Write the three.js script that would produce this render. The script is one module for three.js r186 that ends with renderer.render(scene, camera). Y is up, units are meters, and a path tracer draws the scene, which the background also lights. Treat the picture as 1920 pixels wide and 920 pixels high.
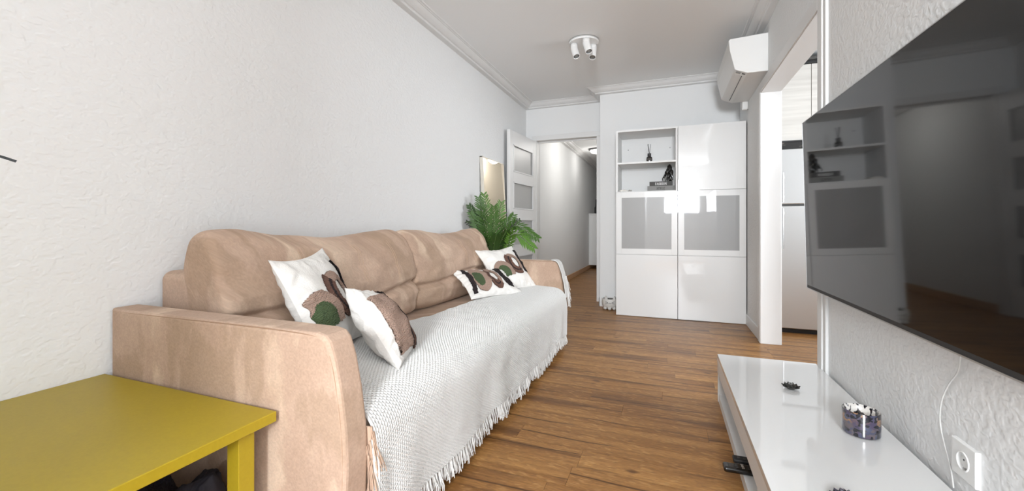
import * as THREE from 'three';
import { RoundedBoxGeometry } from 'three/addons/geometries/RoundedBoxGeometry.js';
import { mergeGeometries, mergeVertices } from 'three/addons/utils/BufferGeometryUtils.js';
import { RectAreaLightUniformsLib } from 'three/addons/lights/RectAreaLightUniformsLib.js';
import { ImprovedNoise } from 'three/addons/math/ImprovedNoise.js';

// ───────────── camera, sky, daylight, exposure ─────────────
const scene = new THREE.Scene();
const camera = new THREE.PerspectiveCamera(2 * Math.atan(460 / 770) * 180 / Math.PI, 1920 / 920, 0.03, 60);
camera.position.set(0, 0.94, 0);
camera.rotation.y = Math.atan2(291, 770);
camera.setViewOffset(1920, 920, 0, 37, 1920, 920);
scene.add(camera);
scene.background = new THREE.Color().setRGB(2.2, 2.3, 2.4);
const renderer = new THREE.WebGLRenderer({ antialias: true });
renderer.toneMapping = THREE.LinearToneMapping;
renderer.toneMappingExposure = 1.05;
renderer.shadowMap.enabled = true;
RectAreaLightUniformsLib.init();
// daylight standing in the panes of the windows: [x, y, z, width, height, target, intensity]
function windowLight(x, y, z, w, h, tx, ty, tz, power) {
  const l = new THREE.RectAreaLight(new THREE.Color(0.925, 0.97, 1.02), power, w, h);
  l.position.set(x, y, z); l.lookAt(tx, ty, tz); scene.add(l);
}
windowLight(0.36, 1.73, 2.98, 0.84, 0.88, 0.36, 1.73, -5, 100);          // small window in the rear wall
windowLight(1.98, 1.2, 1.72, 1.96, 2.06, -5, 1.2, 1.72, 3.5);               // balcony door
windowLight(2.58, 1.5, -2.6, 1.7, 1.1, -5, 1.5, -2.6, 9);                  // kitchen window

// ───────────── helpers ─────────────
let seed = 12345;
const rnd = () => { seed |= 0; seed = seed + 0x6D2B79F5 | 0; let t = Math.imul(seed ^ seed >>> 15, 1 | seed); t = t + Math.imul(t ^ t >>> 7, 61 | t) ^ t; return ((t ^ t >>> 14) >>> 0) / 4294967296; };
const rr = (a, b) => a + (b - a) * rnd();
const clamp = (v, a = 0, b = 1) => Math.min(b, Math.max(a, v));
const lerp = (a, b, t) => a + (b - a) * t;
const smooth = (a, b, v) => { const t = clamp((v - a) / (b - a)); return t * t * (3 - 2 * t); };
const perlin = new ImprovedNoise();
const n3 = (x, y, z) => perlin.noise(x, y, z);
function hash(x, y, s) { let h = Math.imul(x, 374761393) + Math.imul(y, 668265263) + Math.imul(s, 1274126177) | 0; h = Math.imul(h ^ h >>> 13, 1274126177); return ((h ^ h >>> 16) >>> 0) / 4294967296; }
function tn(x, y, px, py, s) {      // value noise that tiles after px, py cells
  const xi = Math.floor(x), yi = Math.floor(y), fx = x - xi, fy = y - yi;
  const a = fx * fx * (3 - 2 * fx), b = fy * fy * (3 - 2 * fy);
  const X0 = ((xi % px) + px) % px, X1 = (X0 + 1) % px, Y0 = ((yi % py) + py) % py, Y1 = (Y0 + 1) % py;
  return lerp(lerp(hash(X0, Y0, s), hash(X1, Y0, s), a), lerp(hash(X0, Y1, s), hash(X1, Y1, s), a), b);
}
function fbm(u, v, px, py, oct, s) { let t = 0, a = 0.5, w = 0; for (let o = 0; o < oct; o++) { t += a * tn(u * px, v * py, px, py, s + o); w += a; a *= 0.5; px *= 2; py *= 2; } return t / w; }
function texture(w, h, fn, colour = true, metresU = 1, metresV = metresU) {
  const d = new Uint8Array(w * h * 4);
  for (let j = 0; j < h; j++) for (let i = 0; i < w; i++) {
    const c = fn(i / w, j / h), k = (j * w + i) * 4;
    if (typeof c === 'number') d[k] = d[k + 1] = d[k + 2] = clamp(c) * 255; else { d[k] = clamp(c[0], 0, 255); d[k + 1] = clamp(c[1], 0, 255); d[k + 2] = clamp(c[2], 0, 255); }
    d[k + 3] = 255;
  }
  const t = new THREE.DataTexture(d, w, h, THREE.RGBAFormat);
  t.wrapS = t.wrapT = THREE.RepeatWrapping; t.magFilter = THREE.LinearFilter; t.minFilter = THREE.LinearMipmapLinearFilter; t.generateMipmaps = true;
  if (colour) t.colorSpace = THREE.SRGBColorSpace;
  t.repeat.set(1 / metresU, 1 / metresV); t.needsUpdate = true;
  return t;
}
const mix3 = (a, b, t) => [lerp(a[0], b[0], t), lerp(a[1], b[1], t), lerp(a[2], b[2], t)];
const std = (o) => new THREE.MeshStandardMaterial({ side: THREE.DoubleSide, ...o });
const phys = (o) => new THREE.MeshPhysicalMaterial({ side: THREE.DoubleSide, ...o });

function muv(g) {           // uv in metres, by the way each face looks
  g = g.index ? g.toNonIndexed() : g;
  const p = g.attributes.position, n = g.attributes.normal, uv = new Float32Array(p.count * 2);
  for (let i = 0; i < p.count; i += 3) {
    let ax = 0, ay = 0, az = 0;
    for (let k = 0; k < 3; k++) { ax += Math.abs(n.getX(i + k)); ay += Math.abs(n.getY(i + k)); az += Math.abs(n.getZ(i + k)); }
    for (let k = 0; k < 3; k++) {
      const x = p.getX(i + k), y = p.getY(i + k), z = p.getZ(i + k);
      const [u, v] = ax >= ay && ax >= az ? [z, y] : ay >= az ? [x, z] : [x, y];
      uv[(i + k) * 2] = u; uv[(i + k) * 2 + 1] = v;
    }
  }
  g.setAttribute('uv', new THREE.BufferAttribute(uv, 2));
  return g;
}
function slantUv(g) {      // uv in metres by a slanted projection: no breaks on soft, rounded shapes
  const p = g.attributes.position, q = g.attributes.uv; for (let i = 0; i < p.count; i++) q.setXY(i, p.getZ(i) + 0.7 * p.getX(i), p.getY(i) + 0.7 * p.getX(i)); return g;
}
function box(x0, x1, y0, y1, z0, z1, r = 0, seg = 2) {
  const w = x1 - x0, h = y1 - y0, d = z1 - z0;
  const g = r ? new RoundedBoxGeometry(w, h, d, seg, Math.min(r, w / 2.01, h / 2.01, d / 2.01)) : new THREE.BoxGeometry(w, h, d);
  g.translate((x0 + x1) / 2, (y0 + y1) / 2, (z0 + z1) / 2);
  return muv(g);
}
const join = (list) => mergeGeometries(list.map((g) => { g = g.index ? g.toNonIndexed() : g; for (const k of Object.keys(g.attributes)) if (!['position', 'normal', 'uv'].includes(k)) g.deleteAttribute(k); return g; }));
const taken = {};
function numbered(n) { if (!(n in taken)) { taken[n] = 0; return n; } taken[n]++; return n + '_' + String(taken[n]).padStart(3, '0'); }
function mesh(name, geo, mat, parent) {
  const m = new THREE.Mesh(Array.isArray(geo) ? join(geo) : geo, mat);
  m.name = name; m.castShadow = m.receiveShadow = true;
  if (parent) parent.add(m);
  return m;
}
function struct(name, geo, mat) { const m = mesh(numbered(name), geo, mat, scene); m.userData.kind = 'structure'; return m; }
function thing(name, label, category, group) {
  const o = new THREE.Group(); o.name = numbered(name); o.userData = { label, category }; if (group) o.userData.group = group;
  scene.add(o); return o;
}
function seat(o) {          // move the origin of a thing built in place to its base
  o.updateMatrixWorld(true);
  const b = new THREE.Box3().setFromObject(o), c = new THREE.Vector3((b.min.x + b.max.x) / 2, b.min.y, (b.min.z + b.max.z) / 2);
  for (const k of o.children) k.position.sub(c);
  o.position.add(c); return o;
}
function grid(fn, nu, nv, su = 1, sv = 1, closedU = false) {   // fn(u,v) -> Vector3; uv in metres if su, sv are lengths
  const pos = [], uv = [], idx = [];
  for (let j = 0; j <= nv; j++) for (let i = 0; i <= nu; i++) { const p = fn(i / nu, j / nv); pos.push(p.x, p.y, p.z); uv.push(i / nu * su, j / nv * sv); }
  for (let j = 0; j < nv; j++) for (let i = 0; i < nu; i++) { const a = j * (nu + 1) + i, b = a + 1, c = a + nu + 1, d = c + 1; idx.push(a, b, d, a, d, c); }
  const g = new THREE.BufferGeometry();
  g.setAttribute('position', new THREE.Float32BufferAttribute(pos, 3)); g.setAttribute('uv', new THREE.Float32BufferAttribute(uv, 2)); g.setIndex(idx);
  g.computeVertexNormals();
  if (closedU) { const n = g.attributes.normal; for (let j = 0; j <= nv; j++) { const a = j * (nu + 1), b = a + nu, v = new THREE.Vector3(n.getX(a) + n.getX(b), n.getY(a) + n.getY(b), n.getZ(a) + n.getZ(b)).normalize(); n.setXYZ(a, v.x, v.y, v.z); n.setXYZ(b, v.x, v.y, v.z); } }
  return g;
}
const V = (x, y, z) => new THREE.Vector3(x, y, z);
const tube = (pts, r, seg = 24, rs = 8) => new THREE.TubeGeometry(new THREE.CatmullRomCurve3(pts.map((p) => p.isVector3 ? p : V(...p))), seg, r, rs);
function cyl(r0, r1, a, b, seg = 24) {   // cylinder from a to b
  const A = V(...a), B = V(...b), d = B.clone().sub(A), g = new THREE.CylinderGeometry(r1, r0, d.length(), seg);
  g.applyQuaternion(new THREE.Quaternion().setFromUnitVectors(V(0, 1, 0), d.clone().normalize())); g.translate((A.x + B.x) / 2, (A.y + B.y) / 2, (A.z + B.z) / 2); return g;
}
const lathe = (pts, x, y, z, seg = 40) => { const g = new THREE.LatheGeometry(pts.map((p) => new THREE.Vector2(p[0], p[1])), seg); g.translate(x, y, z); return g; };

// ───────────── materials ─────────────
const stippleTex = texture(1024, 1024, (u, v) => {
  const wx = 0.006 * (fbm(u, v, 60, 60, 2, 5) - 0.5), wy = 0.006 * (fbm(u, v, 60, 60, 2, 9) - 0.5);
  return smooth(0.25, 0.75, fbm(u + wx + 1, v + wy + 1, 100, 120, 2, 11)) * 0.8 + 0.2 * fbm(u, v, 40, 40, 2, 31);
}, false, 1.35);
const plaster = std({ color: new THREE.Color().setRGB(0.822, 0.828, 0.826), roughness: 0.92, bumpMap: stippleTex, bumpScale: 0.0013 });
const smoothPlaster = std({ color: new THREE.Color().setRGB(0.822, 0.828, 0.826), roughness: 0.9, bumpMap: stippleTex, bumpScale: 0.0002 });
const ceilingPaint = std({ color: new THREE.Color().setRGB(0.89, 0.90, 0.90), roughness: 0.95, bumpMap: stippleTex, bumpScale: 0.0002 });
const trimPaint = std({ color: new THREE.Color().setRGB(0.77, 0.768, 0.76), roughness: 0.42 });
const lacquer = phys({ color: new THREE.Color().setRGB(0.76, 0.76, 0.75), roughness: 0.35, clearcoat: 1, clearcoatRoughness: 0.03 });
const whiteMelamine = std({ color: new THREE.Color().setRGB(0.81, 0.81, 0.80), roughness: 0.45 });
const whitePlastic = std({ color: new THREE.Color().setRGB(0.82, 0.82, 0.805), roughness: 0.38 });
const lampPaint = std({ color: new THREE.Color().setRGB(0.85, 0.85, 0.84), roughness: 0.4 });
const chrome = std({ color: new THREE.Color().setRGB(0.62, 0.62, 0.62), roughness: 0.22, metalness: 1 });
const darkMetal = std({ color: new THREE.Color().setRGB(0.16, 0.16, 0.16), roughness: 0.35, metalness: 0.8 });
const blackPlastic = std({ color: new THREE.Color().setRGB(0.012, 0.012, 0.013), roughness: 0.35 });
const blackSatin = std({ color: new THREE.Color().setRGB(0.02, 0.02, 0.021), roughness: 0.55 });

function plankTexture(s, tone) {
  return texture(1024, 112, (u, v) => {
    const warp = 0.16 * (fbm(u, v, 2, 1, 3, s + 40) - 0.5) + 0.05 * (fbm(u, v, 7, 2, 2, s + 44) - 0.5);
    const g1 = fbm(u, v + warp, 2, 4, 4, s), g2 = fbm(u, v + warp * 1.5, 5, 22, 3, s + 7), g3 = fbm(u, v, 70, 40, 2, s + 13);
    let c = mix3([124, 83, 43], [175, 129, 75], clamp(0.5 + 1.1 * (g1 - 0.5) + 0.35 * (g2 - 0.5) + tone));
    const pore = smooth(0.58, 0.8, fbm(u, v + warp, 46, 30, 2, s + 21)); c = mix3(c, [112, 76, 44], 0.35 * pore);
    const silver = smooth(0.58, 0.8, fbm(u + v * 0.12, v, 40, 12, 2, s + 71)); c = mix3(c, [202, 160, 106], 0.38 * silver);
    const dark = smooth(0.56, 0.74, fbm(u, v + warp, 2, 3, 4, s + 31)); c = mix3(c, [98, 65, 36], 0.6 * dark);
    const d1 = Math.abs(v - 0.5 - 0.3 * Math.sin(s) - 1.7 * warp), crack = smooth(0.05, 0.0, d1) * smooth(0.42, 0.62, fbm(u, 0.3, 4, 1, 3, s + 61)); c = mix3(c, [62, 38, 20], 0.75 * crack);
    if (s % 3 === 0) { const kx = 0.15 + 0.7 * hash(1, s, 3), ky = 0.25 + 0.5 * hash(1, s, 4), dx = (u - kx) * 11, dy = (v - ky) * 1.25, d = Math.sqrt(dx * dx * 0.35 + dy * dy) * 2.8 + 0.5 * (g2 - 0.5); c = mix3(c, [72, 44, 23], 0.75 * smooth(0.55, 0.05, d)); }
    const f = 0.9 + 0.2 * g3; return [c[0] * f, c[1] * f, c[2] * f];
  });
}
const plankMats = [], tones = [0.0, -0.08, 0.08, -0.02, 0.05, -0.12, 0.1];
for (let k = 0; k < 7; k++) plankMats.push(phys({ map: plankTexture(100 + 17 * k, tones[k]), roughness: 0.4, specularIntensity: 0.6 }));

const suedeTex = texture(1024, 1024, (u, v) => {
  const a = fbm(u, v, 5, 5, 5, 201), w = fbm(u, v, 7, 3, 4, 233), st = fbm(u + 0.05 * a, v + 0.08 * w, 14, 6, 4, 260), f = fbm(u, v, 200, 200, 2, 270);
  let c = mix3([182, 155, 135], [195, 168, 148], smooth(0.3, 0.7, a));
  c = mix3(c, [216, 193, 170], 0.8 * smooth(0.50, 0.70, st) * smooth(0.38, 0.64, w));
  c = mix3(c, [166, 141, 119], 0.6 * smooth(0.54, 0.7, fbm(u, v, 12, 4, 4, 290)));
  const k = 0.95 + 0.1 * f; return [c[0] * k, c[1] * k, c[2] * k];
}, true, 0.9);
const suedeBump = texture(512, 512, (u, v) => 0.5 * fbm(u, v, 10, 10, 4, 301) + 0.5 * fbm(u, v, 120, 120, 2, 310), false, 0.5);
const suede = phys({ map: suedeTex, roughness: 0.95, bumpMap: suedeBump, bumpScale: 0.0008, sheen: 0.35, sheenColor: new THREE.Color(0.95, 0.8, 0.68), sheenRoughness: 0.5 });
const suedeSeam = std({ color: 0x9c7e67, roughness: 0.95 });

const knitH = (u, v) => {   // offset open waffle: two rows of holes a tile
  const n = 16, m = 20; let best = 9;
  const x = u * n, y = v * m;
  for (let dj = -1; dj <= 1; dj++) { const row = Math.floor(y) + dj, off = ((row % 2) + 2) % 2 * 0.5; const cx = Math.floor(x - off) + 0.5 + off; for (let di = -1; di <= 1; di++) { const ex = x - (cx + di), ey = (y - (row + 0.5)) * 0.92; best = Math.min(best, Math.sqrt(ex * ex + ey * ey)); } }
  return smooth(0.16, 0.46, best);
};
const knitBump = texture(512, 512, (u, v) => fbm(u, v, 110, 110, 2, 401), false, 0.18);
const knitTex = texture(256, 256, (u, v) => { const f = 0.97 + 0.06 * fbm(u, v, 90, 90, 2, 410); return [212 * f, 211 * f, 208 * f]; }, true, 0.18);
const knit = std({ map: knitTex, roughness: 0.98, bumpMap: knitBump, bumpScale: 0.0012 });
const yarn = std({ color: 0xdedcd8, roughness: 1 });
const beigeYarn = std({ color: 0xc3a690, roughness: 1 });

const cottonBump = texture(512, 512, (u, v) => 0.7 * fbm(u, v, 4, 4, 3, 501) + 0.12 * fbm(u, v, 140, 140, 1, 510), false, 0.35);
const cotton = std({ color: 0xe6e3de, roughness: 0.95, bumpMap: cottonBump, bumpScale: 0.007 });
const tuftBump = texture(256, 256, (u, v) => { const x = u * 22, y = v * 22; let b = 9; for (let j = -1; j <= 1; j++) for (let i = -1; i <= 1; i++) { const cx = Math.floor(x) + i, cy = Math.floor(y) + j, X = ((cx % 22) + 22) % 22, Y = ((cy % 22) + 22) % 22; const ex = x - cx - 0.2 - 0.6 * hash(X, Y, 3), ey = y - cy - 0.2 - 0.6 * hash(X, Y, 8); b = Math.min(b, ex * ex * 0.6 + ey * ey); } return 1 - clamp(b); }, false, 0.13);
const tuft = (c) => std({ color: c, roughness: 1, bumpMap: tuftBump, bumpScale: 0.007 });
const tuftTan = tuft(0xa58b7c), tuftGreen = tuft(0x49593a), tuftBrown = tuft(0x6a4c40), tuftBlack = tuft(0x2a2021);

const yellowTex = texture(512, 512, (u, v) => { const f = 0.98 + 0.04 * fbm(u, v, 160, 160, 2, 601) + 0.02 * (fbm(u, v, 6, 6, 3, 605) - 0.5); return [168 * f, 146 * f, 34 * f]; }, true, 0.8);
const yellow = phys({ map: yellowTex, roughness: 0.42, specularIntensity: 0.8 });

const palmGreen = [std({ color: 0x3b5e1d, roughness: 0.5 }), std({ color: 0x4f7726, roughness: 0.5 }), std({ color: 0x2e4a1c, roughness: 0.5 }), std({ color: 0x3a3a34, roughness: 0.6 })];
const palmStem = std({ color: 0x4f6b33, roughness: 0.6 });
const terracotta = std({ color: 0x8d7f70, roughness: 0.8 });
const soil = std({ color: 0x2f2319, roughness: 1 });
const mirrorGlass = std({ color: new THREE.Color().setRGB(0.78, 0.68, 0.53), roughness: 0.02, metalness: 1 });
const frostedGlass = phys({ color: new THREE.Color().setRGB(0.45, 0.45, 0.44), roughness: 0.45, clearcoat: 0.3, clearcoatRoughness: 0.3 });
const cabinetGlass = phys({ color: new THREE.Color().setRGB(0.32, 0.32, 0.315), roughness: 0.4, clearcoat: 1, clearcoatRoughness: 0.03 });
const paneGlass = phys({ color: 0xffffff, roughness: 0, transmission: 1, thickness: 0, ior: 1.45 });
const screenGlass = phys({ color: new THREE.Color().setRGB(0.006, 0.006, 0.0065), roughness: 0.045, ior: 1.55, specularIntensity: 1 });
const silverEdge = std({ color: new THREE.Color().setRGB(0.6, 0.6, 0.6), roughness: 0.35, metalness: 0.9 });
const steel = std({ color: new THREE.Color().setRGB(0.60, 0.60, 0.595), roughness: 0.34, metalness: 0.85 });
const ashTex = texture(512, 256, (u, v) => { const w = 0.05 * fbm(u, v, 3, 2, 3, 720), g = fbm(u, v + w, 3, 26, 4, 731); const c = mix3([196, 192, 186], [222, 219, 213], g); return c; }, true, 1.2, 0.6);
const ash = std({ map: ashTex, roughness: 0.5 });
const beechTex = texture(512, 64, (u, v) => mix3([186, 146, 110], [214, 176, 138], fbm(u, v, 4, 12, 4, 741)), true, 1.2, 0.1);
const beech = std({ map: beechTex, roughness: 0.5 });
const marbleDark = std({ map: texture(256, 128, (u, v) => { const a = fbm(u, v, 8, 6, 4, 751); return mix3([22, 20, 19], [120, 112, 104], smooth(0.56, 0.8, a)); }, true, 0.5, 0.2), roughness: 0.4 });

// ───────────── the room ─────────────
const XL = -1.747, XR = 0.712, ZB = -5.15, ZP = -4.86, XP = -0.7357, CEIL = 2.53, ZR = 3.0, XA = 2.0, ZA = -0.5;
struct('wall_left', box(XL - 0.15, XL, 0, CEIL, ZB - 0.12, ZR), plaster);
struct('wall_back', [box(XL, -1.62, 0, CEIL, ZB - 0.12, ZB), box(-1.62, XP, 2.07, CEIL, ZB - 0.12, ZB), box(-0.80, XP, 0, 2.07, ZB - 0.12, ZB)], smoothPlaster);
struct('wall_back_right', box(XP, 3, 0, CEIL, ZB - 0.12, ZP), smoothPlaster);
struct('wall_right', [box(XR, XR + 0.12, 0, CEIL, ZP, -3.79), box(XR, XR + 0.12, 2.02, CEIL, -3.79, -2.42), box(XR, XR + 0.12, 0, CEIL, -2.42, ZA)], plaster);
struct('wall_divider', box(XR + 0.12, 3, 0, CEIL, ZA - 0.12, ZA), plaster);
struct('wall_alcove', [box(XA, XA + 0.15, 0, 0.14, ZA, ZR), box(XA, XA + 0.15, 2.26, CEIL, ZA, ZR), box(XA, XA + 0.15, 0.14, 2.26, ZA, 0.7), box(XA, XA + 0.15, 0.14, 2.26, 2.74, ZR)], plaster);
struct('wall_rear', [box(XL - 0.15, -0.08, 0, CEIL, ZR, ZR + 0.15), box(0.80, XA + 0.15, 0, CEIL, ZR, ZR + 0.15), box(-0.08, 0.80, 0, 1.27, ZR, ZR + 0.15), box(-0.08, 0.80, 2.19, CEIL, ZR, ZR + 0.15)], plaster);
struct('ceiling', box(XL - 0.15, XA + 0.15, CEIL, CEIL + 0.12, ZB - 0.12, ZR + 0.15), ceilingPaint);
// kitchen shell
struct('wall_kitchen_right', [box(2.6, 2.75, 0, CEIL, ZP, -3.5), box(2.6, 2.75, 0, CEIL, -1.7, ZA - 0.12), box(2.6, 2.75, 0, 0.92, -3.5, -1.7), box(2.6, 2.75, 2.08, CEIL, -3.5, -1.7)], smoothPlaster);
struct('ceiling_kitchen', box(XR + 0.12, 2.75, 2.45, 2.53, ZP, ZA - 0.12), ceilingPaint);
// hall shell
struct('wall_hall_left', box(-1.75, -1.6, 0, 2.5, -10.5, ZB - 0.12), smoothPlaster);
struct('wall_hall_right', box(-0.60, -0.48, 0, 2.5, -10.5, ZB - 0.12), smoothPlaster);
struct('wall_hall_end', box(-1.75, -0.48, 0, 2.5, -10.62, -10.5), smoothPlaster);
struct('ceiling_hall', box(-1.75, -0.48, 2.34, 2.42, -10.62, ZB - 0.12), ceilingPaint);
// floor slab with planks laid on it
const floor = struct('floor', box(XL - 0.15, 2.75, -0.15, -0.012, -10.62, ZR + 0.15), std({ color: 0x3a2a1c, roughness: 0.9 }));
{
  const PW = 0.128, planks = [], rest = [];
  const lay = (x0, x1, z0, z1, seen) => {
    const rows = Math.round((z1 - z0) / PW), w = (z1 - z0) / rows;
    for (let r = 0; r < rows; r++) {
      const za = z0 + r * w; let x = x0 - rr(0, 1.15);
      while (x < x1 - 0.001) {
        const len = 1.22, a = Math.max(x, x0), b = Math.min(x + len, x1);
        if (b - a > 0.01) {
          const g = box(a + 0.0005, b - 0.0005, -0.012, 0, za + 0.0005, za + w - 0.0005);
          const p = g.attributes.position, uv = g.attributes.uv, flip = rnd() < 0.5 ? 1 : 0, off = rnd();
          for (let i = 0; i < p.count; i++) { const u = (p.getX(i) - x) / len; uv.setXY(i, (flip ? 1 - u : u) + off, (p.getZ(i) - za) / w * 0.98 + 0.01); }
          (seen && za < -1.0 ? planks : rest).push([g, Math.floor(rnd() * 7)]);
        }
        x += len;
      }
    }
  };
  lay(XL, XR, ZB, ZR, true);
  lay(-1.6, -0.6, -10.5, ZB, false);
  lay(XR, 2.6, ZP, ZA - 0.12, false);
  lay(XR, XA, ZA, ZR, false);
  for (const [g, k] of planks) mesh('plank', g, plankMats[k], floor);
  for (let k = 0; k < 7; k++) { const l = rest.filter((q) => q[1] === k).map((q) => q[0]); const m = mesh('plank_field', l, plankMats[k], floor); m.userData.kind = 'stuff'; }
}
// cornices
function cornice(name, ax, az, bx, bz, nx, nz, mA, mB, top = CEIL, k = 1) {
  const prof = [[0, -0.062], [0.046, -0.062], [0.05, -0.058], [0.05, -0.049], [0.054, -0.046], [0.062, -0.046], [0.074, -0.040], [0.088, -0.030], [0.100, -0.017], [0.104, -0.012], [0.112, -0.012], [0.114, -0.008], [0.126, -0.007], [0.130, -0.003], [0.130, 0.002], [0, 0.002]].map((p) => [p[0] * k, p[1] * k]);
  const dx = bx - ax, dz = bz - az, L = Math.hypot(dx, dz), tx = dx / L, tz = dz / L, gs = [];
  for (let i = 0; i < prof.length - 1; i++) {
    const P = (q, e) => { const [d, y] = prof[q]; const s = e ? L - mB * d : mA * d; return V(ax + tx * s + nx * d, top + y, az + tz * s + nz * d); };
    const a = P(i, 0), b = P(i, 1), c = P(i + 1, 1), d = P(i + 1, 0), g = new THREE.BufferGeometry();
    g.setAttribute('position', new THREE.Float32BufferAttribute([a, b, c, a, c, d].flatMap((v) => [v.x, v.y, v.z]), 3));
    g.computeVertexNormals(); g.setAttribute('uv', new THREE.Float32BufferAttribute(new Array(12).fill(0), 2)); gs.push(g);
  }
  struct(name, gs, trimPaint);
}
cornice('trim_1', XL, ZB, XL, ZR, 1, 0, 1, 1);
cornice('trim_2', XL, ZB, XP, ZB, 0, 1, 1, 1);
cornice('trim_3', XP, ZB, XP, ZP, -1, 0, 1, -1);
cornice('trim_4', XP, ZP, XR, ZP, 0, 1, -1, 1);
cornice('trim_5', XR, ZP, XR, ZA, -1, 0, 1, -1);
cornice('trim_6', -1.6, -10.5, -1.6, ZB - 0.12, 1, 0, 0, 0, 2.34, 1);
// casings
struct('trim_7', [box(-1.64, -1.60, 0, 2.05, ZB - 0.13, ZB + 0.012, 0.003), box(-0.82, -0.745, 0, 2.05, ZB, ZB + 0.014, 0.004), box(-0.82, -0.80, 0, 2.05, ZB - 0.13, ZB, 0), box(-1.66, -0.745, 2.05, 2.115, ZB, ZB + 0.014, 0.004), box(-1.64, -0.80, 2.05, 2.07, ZB - 0.13, ZB)], trimPaint);
struct('trim_8', [box(-1.60, -0.82, 2.036, 2.05, ZB - 0.11, ZB - 0.09)], trimPaint);
// lining and casing of the kitchen opening
struct('trim_9', [box(0.696, 0.84, 0, 2.0, -3.79, -3.768, 0.003), box(0.692, XR, 0, 2.07, -3.85, -3.776, 0.005), box(0.83, 0.845, 0, 2.07, -3.85, -3.775, 0.003)], trimPaint);
struct('trim_10', [box(0.700, 0.84, 2.0, 2.02, -3.77, -2.44), box(0.692, 0.7115, 2.004, 2.075, -3.776, -2.43)], trimPaint);
struct('trim_11', [box(0.696, 0.84, 0, 2.0, -2.442, -2.42, 0.003), box(0.692, XR, 0, 2.07, -2.43, -2.37, 0.005), box(0.698, XR, 0, 2.07, -2.37, -2.335, 0.004)], trimPaint);
// baseboards
const bb = (n, ...a) => struct(n, box(...a, 0.004), trimPaint);
bb('baseboard_back_right', XP - 0.012, -0.3, 0, 0.1, ZP, ZP + 0.012);
bb('baseboard_pillar', XP - 0.012, XP, 0, 0.1, ZB, ZP + 0.012);
bb('baseboard_right', XR - 0.012, XR, 0, 0.1, ZP, -3.85);
bb('baseboard_right_near', XR - 0.012, XR, 0, 0.1, -2.335, ZA);
bb('baseboard_left', XL, XL + 0.012, 0, 0.1, ZB, ZR);
struct('baseboard_hall', box(-1.6, -1.588, 0, 0.085, -10.5, ZB - 0.13, 0.003), beech);
// windows behind the camera and in the kitchen
function windowFrame(name, axis, at, a0, a1, y0, y1, bars, inward) {
  const w = new THREE.Group(); w.name = name; w.userData.kind = 'structure'; scene.add(w);
  const b = (p0, p1, q0, q1, d) => axis === 'x' ? box(Math.min(at, at + d * inward), Math.max(at, at + d * inward), q0, q1, p0, p1, 0.004) : box(p0, p1, q0, q1, Math.min(at, at + d * inward), Math.max(at, at + d * inward), 0.004);
  const f = 0.025, g = [b(a0, a0 + f, y0, y1, 0.06), b(a1 - f, a1, y0, y1, 0.06), b(a0, a1, y0, y0 + f, 0.06), b(a0, a1, y1 - f, y1, 0.06)];
  for (let k = 1; k < bars; k++) { const c = lerp(a0, a1, k / bars); g.push(b(c - 0.02, c + 0.02, y0, y1, 0.06)); }
  mesh('window_frame', g, trimPaint, w);
  mesh('pane', axis === 'x' ? box(at - 0.004, at + 0.004, y0, y1, a0, a1) : box(a0, a1, y0, y1, at - 0.004, at + 0.004), paneGlass, w);
}
windowFrame('window_1', 'z', ZR + 0.03, -0.08, 0.80, 1.27, 2.19, 1, -1);
windowFrame('window_2', 'x', XA + 0.03, 0.7, 2.74, 0.14, 2.26, 3, -1);
windowFrame('window_3', 'x', 2.63, -3.5, -1.7, 0.92, 2.08, 2, -1);

// ───────────── glazed door, open against the left wall ─────────────
{
  const d = new THREE.Group(); d.name = 'door_1'; d.userData = { kind: 'structure', label: 'open white door with four frosted glass panels beside the palm', category: 'door' }; scene.add(d);
  const W = 0.79, T = 0.04, H = 2.035, s = 0.095;      // local: x along the leaf from the hinge, z thickness
  const tops = [1.88, 1.45, 1.02, 0.59], ph = 0.315;
  const rails = [[tops[0], H]]; for (let k = 0; k < 4; k++) rails.push([k < 3 ? tops[k + 1] : 0.01, tops[k] - ph]);
  mesh('stile', box(0, s, 0.01, H, 0, T, 0.003), trimPaint, d); mesh('stile', box(W - s, W, 0.01, H, 0, T, 0.003), trimPaint, d);
  for (const [a, b] of rails) mesh('rail', box(s, W - s, a, b, 0, T, 0.002), trimPaint, d);
  for (const t of tops) {
    const p = mesh('glass_panel', box(s, W - s, t - ph, t, T / 2 - 0.003, T / 2 + 0.003), frostedGlass, d);
    p.userData.label = 'frosted grey glass panel';
    const b = 0.014; for (const z of [-0.004, T - 0.004]) mesh('glazing_bead', [box(s, s + b, t - ph, t, z, z + 0.008), box(W - s - b, W - s, t - ph, t, z, z + 0.008), box(s, W - s, t - b, t, z, z + 0.008), box(s, W - s, t - ph, t - ph + b, z, z + 0.008)], trimPaint, p);
  }
  const h = mesh('handle', [cyl(0.024, 0.024, [W - 0.05, 1.05, T], [W - 0.05, 1.05, T + 0.012]), cyl(0.009, 0.009, [W - 0.05, 1.05, T + 0.01], [W - 0.05, 1.05, T + 0.05]), cyl(0.009, 0.008, [W - 0.042, 1.05, T + 0.05], [W - 0.17, 1.052, T + 0.05])].map(muv), darkMetal, d);
  h.userData.label = 'dark metal lever handle';
  d.position.set(-1.602, 0, -5.125);
  // leaf direction (local +x) -> world (-0.073, 0, 0.775): rotation about y by angle a gives (cos a, -sin a)
  d.rotation.y = Math.atan2(-0.775, -0.060);
}

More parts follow.
